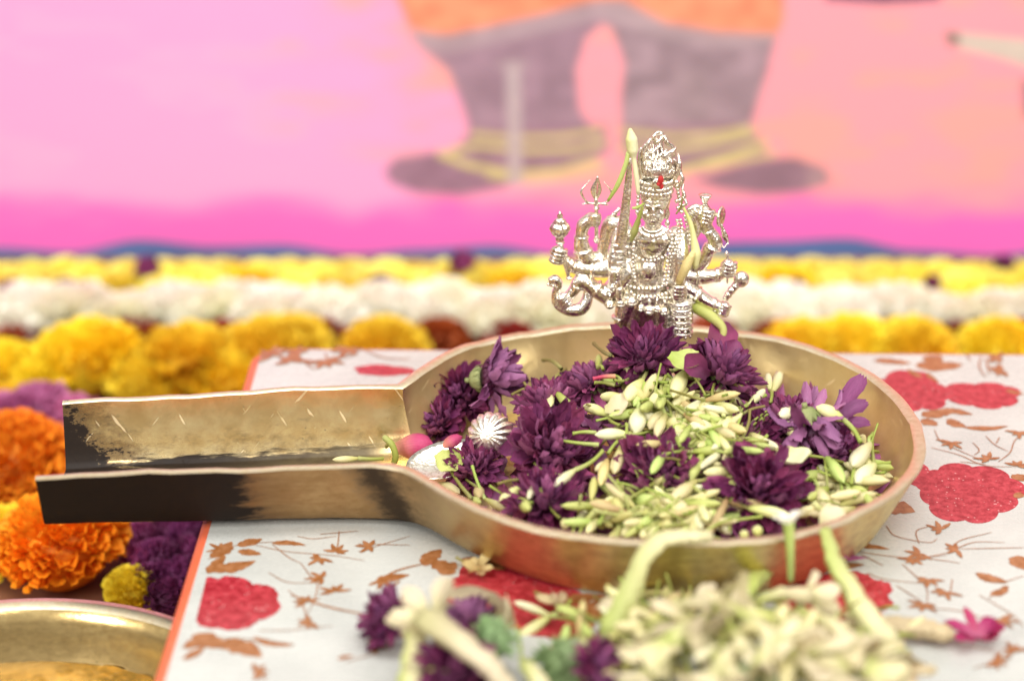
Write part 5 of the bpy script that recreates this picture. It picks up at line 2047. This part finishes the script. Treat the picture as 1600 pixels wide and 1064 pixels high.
tube_flower("tuberose", [PL(1200, 890, .9), PL(1180, 905, .9), PL(1165, 930, .6)], [.30, .34, .26], P_bud_green,
            "stubby pale green tube at the top of the spilled pile", "flower", "cream tube flowers", seed=7)
tube_flower("tuberose", [PL(822, 1040, .9), PL(842, 1062, .8), PL(856, 1085, .7)], [.28, .32, .28], P_cream,
            "short cream tube between the two green tufts at the bottom edge", "flower", "cream tube flowers", seed=8)
r = random.Random(58)
spec = [(1150, 960, 1210, 1000), (1205, 985, 1190, 1050), (1020, 960, 1120, 945), (1250, 955, 1330, 1000), (1060, 1010, 1010, 1055), (1110, 1020, 1150, 1060), (1270, 1010, 1350, 1040), (1230, 1030, 1290, 1062),
        (1000, 1000, 1070, 985), (1340, 1020, 1400, 1056), (1165, 1000, 1120, 1050), (1100, 975, 1045, 1000), (1180, 940, 1260, 930)]
where = ["its lobes to the right near the heap's top", "pointing down in the middle of the pile", "lying level along the pile's far edge", "below the bowl's red reflection", "at the pile's lower left", "at the bottom middle of the pile",
         "lower right beside the long trumpet", "at the bottom edge right of the middle", "at the pile's left, level", "at the pile's right end by the bottom edge", "slanting down left in the middle", "slanting left behind the middle", "on the far right edge below the rim"]
for k, (x0, y0, x1, y1) in enumerate(spec):
    a, c = PL(x0, y0, .75), PL(x1, y1, 1.0)
    mid = a.lerp(c, .5) + Vector((0, 0, .25))
    tube_flower("tuberose", [a, mid, c], [r.uniform(.15, .2), r.uniform(.2, .28), r.uniform(.30, .40)], r.choice((P_cream, P_cream, P_ivory)),
                "cream trumpet flower " + where[k], "flower", "cream tube flowers", lobes=r.choice((4, 5)), lobe_mat=r.choice((P_ivory, P_ivory, P_cream)), lobe_len=r.uniform(1.3, 1.9), seed=20 + k)
scatter_buds(30, [(1180, 960, 90, 26), (1060, 1000, 50, 30), (1000, 960, 40, 30)], pile, .55, "pale buds in the spilled pile", "small pale bud in the spilled pile in front of the bowl", 41)
scatter_buds(16, [(1240, 1030, 90, 26), (1330, 1000, 40, 26), (900, 985, 50, 25)], pile, .5, "pale buds in the spilled pile", "small pale bud in the spilled pile in front of the bowl", 42)
scatter_buds(9, [(800, 1030, 110, 24), (690, 1010, 40, 30)], pile, .2, "pale buds in the spilled pile", "small pale bud in the spilled pile in front of the bowl", 43)
for x, y, q, w, lab in ((735, 952, (738, 918), 2.8, "rounded white petal standing left on the printed red bloom"), (770, 962, (806, 938), 2.4, "folded white petal pointing right on the printed red bloom"),
                        (700, 962, (690, 935), 2.2, "blunt white petal behind the large white trumpet"), (790, 955, (815, 962), 2.2, "low white petal below the folded one")):
    broad_petal("fallen_petal", P_ivory, PL(x, y, .5), PL(q[0], q[1], 1.2), w, lab, "petal", GF, .5, int(x), up=(0, -1, .6))
r = random.Random(515)
for k in range(20):
    x, y = r.gauss(1190, 95), r.gauss(985, 38)
    if y < 925 or x > 1390: continue
    a = PL(x, y, .75 + r.uniform(0, .35))
    d = Vector((r.uniform(-1, 1), r.uniform(-.7, .7), r.uniform(-.25, .35))).normalized() * r.uniform(1.3, 2.3)
    broad_petal("cream_petal", r.choice((P_ivory, P_ivory, P_cream)), a, a + d, r.uniform(.6, 1.1), "loose cream petal among others in the spilled pile", "petal", "loose cream petals in the spilled pile", r.uniform(-.5, .7), k, up=(r.uniform(-.6, .6), -.6, 1))

# the many more buds nobody could count, lying deeper in both heaps
def bud_mass():
    r = random.Random(4242)
    b = MB()

    def one(p, d, L, w):
        d = d.normalized()
        path = [p + d * L * t for t in (0, .15, .4, .65, .85, 1.0)]
        b.tube(path, [w * v for v in (.16, .30, .46, .48, .34, .10)], 7, mat=0)
        e = p - (d + Vector((r.uniform(-.7, .7), r.uniform(-.7, .7), r.uniform(-.2, .5)))).normalized() * r.uniform(.8, 1.8)
        m = p.lerp(e, .5) + Vector((0, 0, r.uniform(-.1, .2)))
        b.tube([p, m, e], [w * .16, w * .14, w * .17], 5, mat=1)

    for n_, regs, h, lo, hi in ((190, [(1045, 640, 60, 42), (1110, 690, 40, 30), (1040, 810, 85, 20), (990, 800, 60, 18), (1320, 770, 26, 28), (1345, 725, 12, 26)], heap, -.25, .55),
                                (150, [(1180, 970, 100, 34), (1030, 990, 50, 34), (1290, 1020, 80, 30)], pile, -.3, .5)):
        k = 0
        while k < n_:
            g = r.choice(regs)
            p = hit(r.gauss(g[0], g[2] * .8), r.gauss(g[1], g[3] * .8), h, r.uniform(lo, hi))
            if h is heap and math.hypot(p.x - CX, p.y - CY) > 7.2: continue
            if h is pile and p.y > 71.5: continue
            one(p, Vector((r.uniform(-1, 1), r.uniform(-1, 1), r.uniform(-.35, .35))), r.uniform(1.0, 1.5), r.uniform(.36, .5))
            k += 1
    o = b.build("jasmine_buds", [P_bud, P_stem])
    tag(o, "mass of small pale buds and green stems deeper in both flower heaps", "buds", kind='stuff')


bud_mass()

# dry little flowers on the print
for x, y, sd, lab in ((748, 890, 1, "dried cream floret on the print left of the bowl foot"), (872, 945, 2, "dried tan floret on the printed red bloom"), (965, 950, 5, "pale round floret at the spilled pile's top left")):
    p = on_z(x, y, .25)
    root = empty("dried_floret", p, lab, "floret", GF)
    rr = random.Random(sd)
    me = petal_mesh("petal", P_tan if sd != 1 else P_bud_tan, 1, .5, .8, .5, seed=sd, wave=.8)
    for k in range(6):
        a = k * 1.05 + rr.uniform(-.3, .3)
        o = link("petal", me, root)
        o.rotation_euler = (rr.uniform(-.5, .5), rr.uniform(-.7, .1), a)
        L = rr.uniform(.55, 1.0)
        o.scale = (L, L, L)
    o = link("stem", STEMS['b'][sd % 3], root)
    stretch(o, Vector((0, 0, 0)), Vector((-.9, .7, .15)), .14, rr)
# pink petal group at the right
p = on_z(1530, 998, .25)
root = empty("pink_flower", p, "crumpled magenta flower lying alone at the right on the table print", "flower")
for k, (a, L, w, e) in enumerate(((2.9, 1.5, 1.4, .2), (1.9, 1.5, .8, .4), (-.1, 1.1, 1.6, .3), (.5, 1.0, 1.5, .5), (-2.6, 1.3, 1.3, .1), (-.8, .9, 1.3, .2))):
    o = link("petal", petal_mesh("petal", P_magenta, 1, .5, .8, .35, seed=k, wave=.6), root)
    o.rotation_euler = (0, -e, a)
    o.scale = (L, w, w)

# ------------------------------------------------------------------ second brass bowl on the floor at lower left
def floor_bowl():
    c = Vector((-19.0, 65.3, FLOOR))
    root = empty("brass_bowl", c, "brass bowl of water on the floor left of the table, cut by the photo's corner", "bowl")
    R0, zr = 11.0, 6.0
    prof = [(0, 0), (5.5, 0), (6.5, .15), (8.2, 1.4), (9.4, 3.2), (10.2, 5.0), (10.5, 5.6), (10.9, 5.75), (R0, 5.9), (10.95, 6.0), (10.6, 6.02), (10.35, 5.85), (10.1, 5.4), (9.9, 4.8), (9.15, 3.2), (7.9, 1.6), (6.2, .4), (0, .25)]
    b = MB()
    b.lathe(prof, 96)
    me = b.build("bowl_body", M['brass_plain'], root, sharp=50)
    b = MB()
    lip = [(10.5, 5.62), (10.92, 5.76), (11.03, 5.9), (10.97, 6.03), (10.6, 6.05), (10.33, 5.88)]
    b.lathe(lip, 96)
    b.build("rim", M['brass_lip'], root)
    n = NT("water")
    n.b.inputs["Transmission Weight"].default_value = 1.0
    n.b.inputs["IOR"].default_value = 1.33
    n.set(col=c4(0.98, 0.93, 0.78), rough=0.02)
    n.bump(n.noise(40, 2, 0.5, n.coord()), 0.05, 0.001)
    b = MB()
    b.lathe([(9.55, 3.95), (5, 3.95), (0, 3.95)], 64)
    o = b.build("water", n.m, root)
    n = NT("bubble_film")
    n.b.inputs["Transmission Weight"].default_value = 1.0
    n.b.inputs["IOR"].default_value = 1.12
    n.set(col=c4(1, 0.98, 0.9), rough=0.02)
    r = random.Random(4)
    for x, y, rr in ((168, 1050, .55), (160, 1062, .45), (100, 1046, .38), (182, 1046, .42), (225, 1060, .35), (60, 1060, .3), (190, 1064, .3)):
        p = on_z(x, y, FLOOR + 3.95) - c
        b = MB()
        b.lathe([(rr, 0), (rr * .92, rr * .12), (rr * .7, rr * .24), (rr * .35, rr * .30), (0, rr * .32)], 18, c=p)
        b.build("bubble", n.m, root)


floor_bowl()

# ------------------------------------------------------------------ flower rows on the floor behind and beside the table
def ball_bloom(name, mat, R, n, seed, flatten=0.75, ruffle=1.0, low=-0.25, plen=.30, pw=.16):
    """marigold-like head: petals over a dome, one mesh"""
    r = random.Random(seed)
    b = MB()
    b.ball((0, 0, R * flatten * .55), (R * .72, R * .72, R * flatten * .72), 14, 10)
    for i in range(n):
        t = (i + .5) / n
        cz = 1 - t * (1 - low)
        sz = math.sqrt(max(0, 1 - cz * cz))
        a = i * 2.39996 + r.uniform(-.3, .3)
        d = Vector((sz * math.cos(a), sz * math.sin(a), cz * flatten))
        d0 = Vector((sz * math.cos(a), sz * math.sin(a), cz)).normalized()
        tip = d * R * r.uniform(.90, 1.06)
        root_ = d * R * (1 - plen)
        side = Vector((-math.sin(a), math.cos(a), 0)) if sz > .05 else Vector((1, 0, 0))
        side = (side * math.cos(r.uniform(-.5, .5)) + d0.cross(side) * r.uniform(-.6, .6)).normalized()
        up = d0.cross(side) * R * .08
        w = R * pw * r.uniform(.8, 1.2)
        off = Vector((0, 0, R * flatten * .55))
        m = root_.lerp(tip, .75)
        v = [root_ - side * w * .4, root_ + side * w * .4, m - side * w + up * ruffle, m + up * -.3, m + side * w + up * ruffle, tip - side * w * .8 + up * r.uniform(.3, 1.2), tip + up * r.uniform(-.6, .2), tip + side * w * .8 + up * r.uniform(.3, 1.2)]
        b.add([q + off for q in v], [(0, 3, 2), (0, 1, 3), (1, 4, 3), (2, 3, 6, 5), (3, 4, 7, 6)])
    return b.mesh(name, mat)


BLOOM = {
    'yellow': [ball_bloom("bloom", P_yellow, 1, 340, s, pw=.13) for s in (1, 2, 3)],
    'orange': [ball_bloom("bloom", P_orange, 1, 430, s, .85, pw=.115) for s in (4, 5)],
    'lemon': [ball_bloom("bloom", P_lemon, 1, 170, s, .6) for s in (6, 7)],
    'white': [ball_bloom("bloom", P_white, 1, 150, s, .65, plen=.5, pw=.14) for s in (8, 9, 10)],
    'rust': [ball_bloom("bloom", P_rust, 1, 200, s, .7) for s in (11, 12)],
    'mauve': [ball_bloom("bloom", P_mauve, 1, 110, s, .7, plen=.5) for s in (13,)],
    'violet': [ball_bloom("bloom", P_violet, 1, 110, s, .95) for s in (14, 15)],
}


def flower_at(kind, name, x, y, Rcm, label, cat, group, seed=0, zlift=0.0, tilt=.35):
    r = random.Random(seed * 7 + int(x))
    zc = FLOOR + Rcm * .55 + zlift
    p = on_z(x, y, zc)
    o = link(name, r.choice(BLOOM[kind]))
    o.location = Vector((p.x, p.y, FLOOR + zlift + .05 + Rcm * .12)) * CM
    o.scale = (Rcm, Rcm, Rcm)
    o.rotation_euler = (r.uniform(-tilt, tilt), r.uniform(-tilt, tilt), r.uniform(0, 6.28))
    tag(o, label, cat, group)
    return o


G1 = "orange marigolds on the floor left of the table"
flower_at('orange', "orange_marigold", 30, 742, 3.5, "orange marigold behind the end of the ladle's far handle wall", "marigold", G1, 1)
flower_at('orange', "orange_marigold", 104, 862, 3.2, "orange marigold directly under the sooty handle tip", "marigold", G1, 2)
G2 = "yellow marigolds in the row behind the table's left corner"
for k, (x, y, R, lab) in enumerate(((2, 588, 2.6, "leftmost yellow marigold, cut by the photo's left edge"), (140, 572, 3.35, "large yellow marigold above the handle's open end"), (292, 575, 3.2, "yellow marigold above the middle of the handle, left of the table corner"),
                                    (415, 558, 2.9, "yellow marigold half hidden behind the table's far left corner"), (215, 600, 2.4, "yellow marigold low between the two large ones above the handle"), (350, 600, 2.4, "yellow marigold just above the handle, left of the orange table edge"), (66, 604, 2.3, "yellow marigold low above the mauve blooms"),
                                    (20, 640, 2.0, "small yellow marigold low at the left edge above the mauve blooms"),
                                    (12, 850, 2.3, "yellow marigold at the left edge beside the lower orange marigold"), (205, 925, 1.5, "small yellow bloom between the lower orange marigold and brass bowl"))):
    flower_at('yellow', "yellow_marigold", x, y, R, lab, "marigold", G2, k)
G3 = "yellow marigolds in the row behind the table's far edge"
for k, x in enumerate((460, 600, 1255, 1330, 1425, 1560)):
    lab = {460: "yellow marigold peeping over the table's far left corner", 600: "yellow marigold left of the bowl's far rim", 1255: "yellow marigold right of the idol just over the bowl's rim", 1330: "yellow marigold over the table's far edge right of the bowl",
           1425: "yellow marigold over the table's far edge above the printed leaves", 1560: "yellow marigold over the table's far edge near the right of the photo"}.get(x, "yellow marigold hidden behind the bowl in the far row")
    flower_at('yellow', "yellow_marigold", x, 548 + (k % 3) * 3, 2.6, lab, "marigold", G3, 30 + k)
ROWS = []


def row(kind, name, x, y, R, prefix, cat, group, seed, zlift=0.0):
    o = flower_at(kind, name, x, y, R, "", cat, group, seed, zlift)
    ROWS.append((prefix, x, o))


G4 = "rust-red marigolds between the yellow and white rows"
for k, x in enumerate((30, 205, 350, 500, 575, 690, 800, 1110, 1215, 1385, 1500, 1600)):
    row('rust', "rust_marigold", x, 532 if k % 2 else 538, 1.9, "rust-red marigold peeping through", "marigold", G4, 50 + k)
G5 = "white chrysanthemums in the second row"
r = random.Random(5)
for k in range(22):
    x = -40 + k * 80 + r.uniform(-14, 14)
    row('white', "white_chrysanthemum", x, 493 + r.uniform(-10, 8), r.uniform(2.7, 3.2), "large white chrysanthemum", "flower", G5, 70 + k)
for k in range(14):
    x = 10 + k * 125 + r.uniform(-20, 20)
    row('white', "white_chrysanthemum", x, 512 + r.uniform(-4, 5), r.uniform(1.6, 2.1), "smaller nearer white chrysanthemum", "flower", G5, 95 + k)
G6 = "lemon-yellow chrysanthemums between the backdrop and the white row"
for k in range(34):
    x = -60 + k * 51 + r.uniform(-10, 10)
    row('lemon', "yellow_chrysanthemum", x, 427 + r.uniform(-3, 3), r.uniform(1.3, 1.55), "lemon chrysanthemum touching the backdrop", "flower", G6, 120 + k)
for k in range(28):
    x = -50 + k * 62 + r.uniform(-10, 10)
    row('lemon', "yellow_chrysanthemum", x, 441 + r.uniform(-3, 3), r.uniform(1.6, 1.9), "lemon chrysanthemum in the middle line", "flower", G6, 160 + k)
for k in range(25):
    x = -40 + k * 70 + r.uniform(-12, 12)
    row('yellow' if k % 6 == 0 else 'lemon', "yellow_chrysanthemum", x, 459 + r.uniform(-4, 3), r.uniform(1.9, 2.2), "lemon chrysanthemum touching the white row", "flower", G6, 200 + k)
G7 = "purple blooms scattered among the rows"
for k, (x, y, R) in enumerate(((15, 464, 1.0), (100, 466, 1.1), (232, 420, .8), (725, 416, .9), (592, 452, .9), (1248, 462, .9), (1570, 418, .7), (1460, 446, .6))):
    row('violet', "violet_bloom", x, y, R, "small purple bloom among yellow ones", "flower", G7, 230 + k, zlift=1.5)

SPOTS = ((60, "at the photo's left edge"), (170, "above the handle's open end"), (290, "above the handle's left half"), (400, "left of the table's far corner"), (510, "over the table's far left corner"), (640, "above the handle's neck"),
         (750, "above the bowl's left wall"), (850, "left of the idol's mace"), (960, "behind the idol's left-side arms"), (1060, "behind the idol's body"), (1180, "behind the idol's right-side arms"),
         (1290, "above the bowl's right wall"), (1420, "above the table's far right edge"), (1520, "near the photo's right side"), (9999, "at the photo's right edge"))
groups_ = {}
for prefix, x, o in ROWS:
    i = next(q for q, (lim, _) in enumerate(SPOTS) if x < lim)
    groups_.setdefault((prefix, i), []).append((x, o))
for (prefix, i), lst in groups_.items():
    lst.sort(key=lambda t: t[0])
    m = len(lst)
    for k, (x, o) in enumerate(lst):
        pos = "" if m == 1 else (("left one " if k == 0 else "right one ") if m == 2 else (["leftmost ", "second ", "rightmost "][k] if m == 3 else ["leftmost ", "second ", "third ", "rightmost ", "last "][min(k, 4)]))
        o['label'] = prefix + ", " + pos + SPOTS[i][1]
G8 = "mauve blooms above the upper orange marigold"
for k, (x, y, R, w) in enumerate(((8, 655, 2.1, "at the photo's left edge"), (62, 640, 2.1, "just left of the handle's far corner"), (112, 655, 1.9, "peeping above the handle's far corner"), (40, 690, 2.0, "touching the top of the orange marigold"))):
    flower_at('mauve', "mauve_bloom", x, y, R, "mauve bloom " + w, "flower", G8, 220 + k, zlift=.6)
G9 = "violet blooms between marigold and table edge"
r = random.Random(99)
for k, (x, y, w) in enumerate(((222, 850, "touching the orange marigold under the handle"), (262, 838, "under the handle, middle of the patch"), (300, 842, "under the handle beside the orange table edge"), (215, 888, "just above the small yellow bloom"),
                               (250, 880, "in the centre of the patch"), (285, 880, "against the table edge, centre height"), (240, 922, "right of the small yellow bloom"), (272, 915, "lowest but one by the table edge"), (262, 945, "lowest, over the brass bowl's rim"))):
    flower_at('violet', "violet_bloom", x, y, r.uniform(1.05, 1.3), "small round violet bloom " + w, "flower", G9, 240 + k, zlift=r.uniform(0, .5))
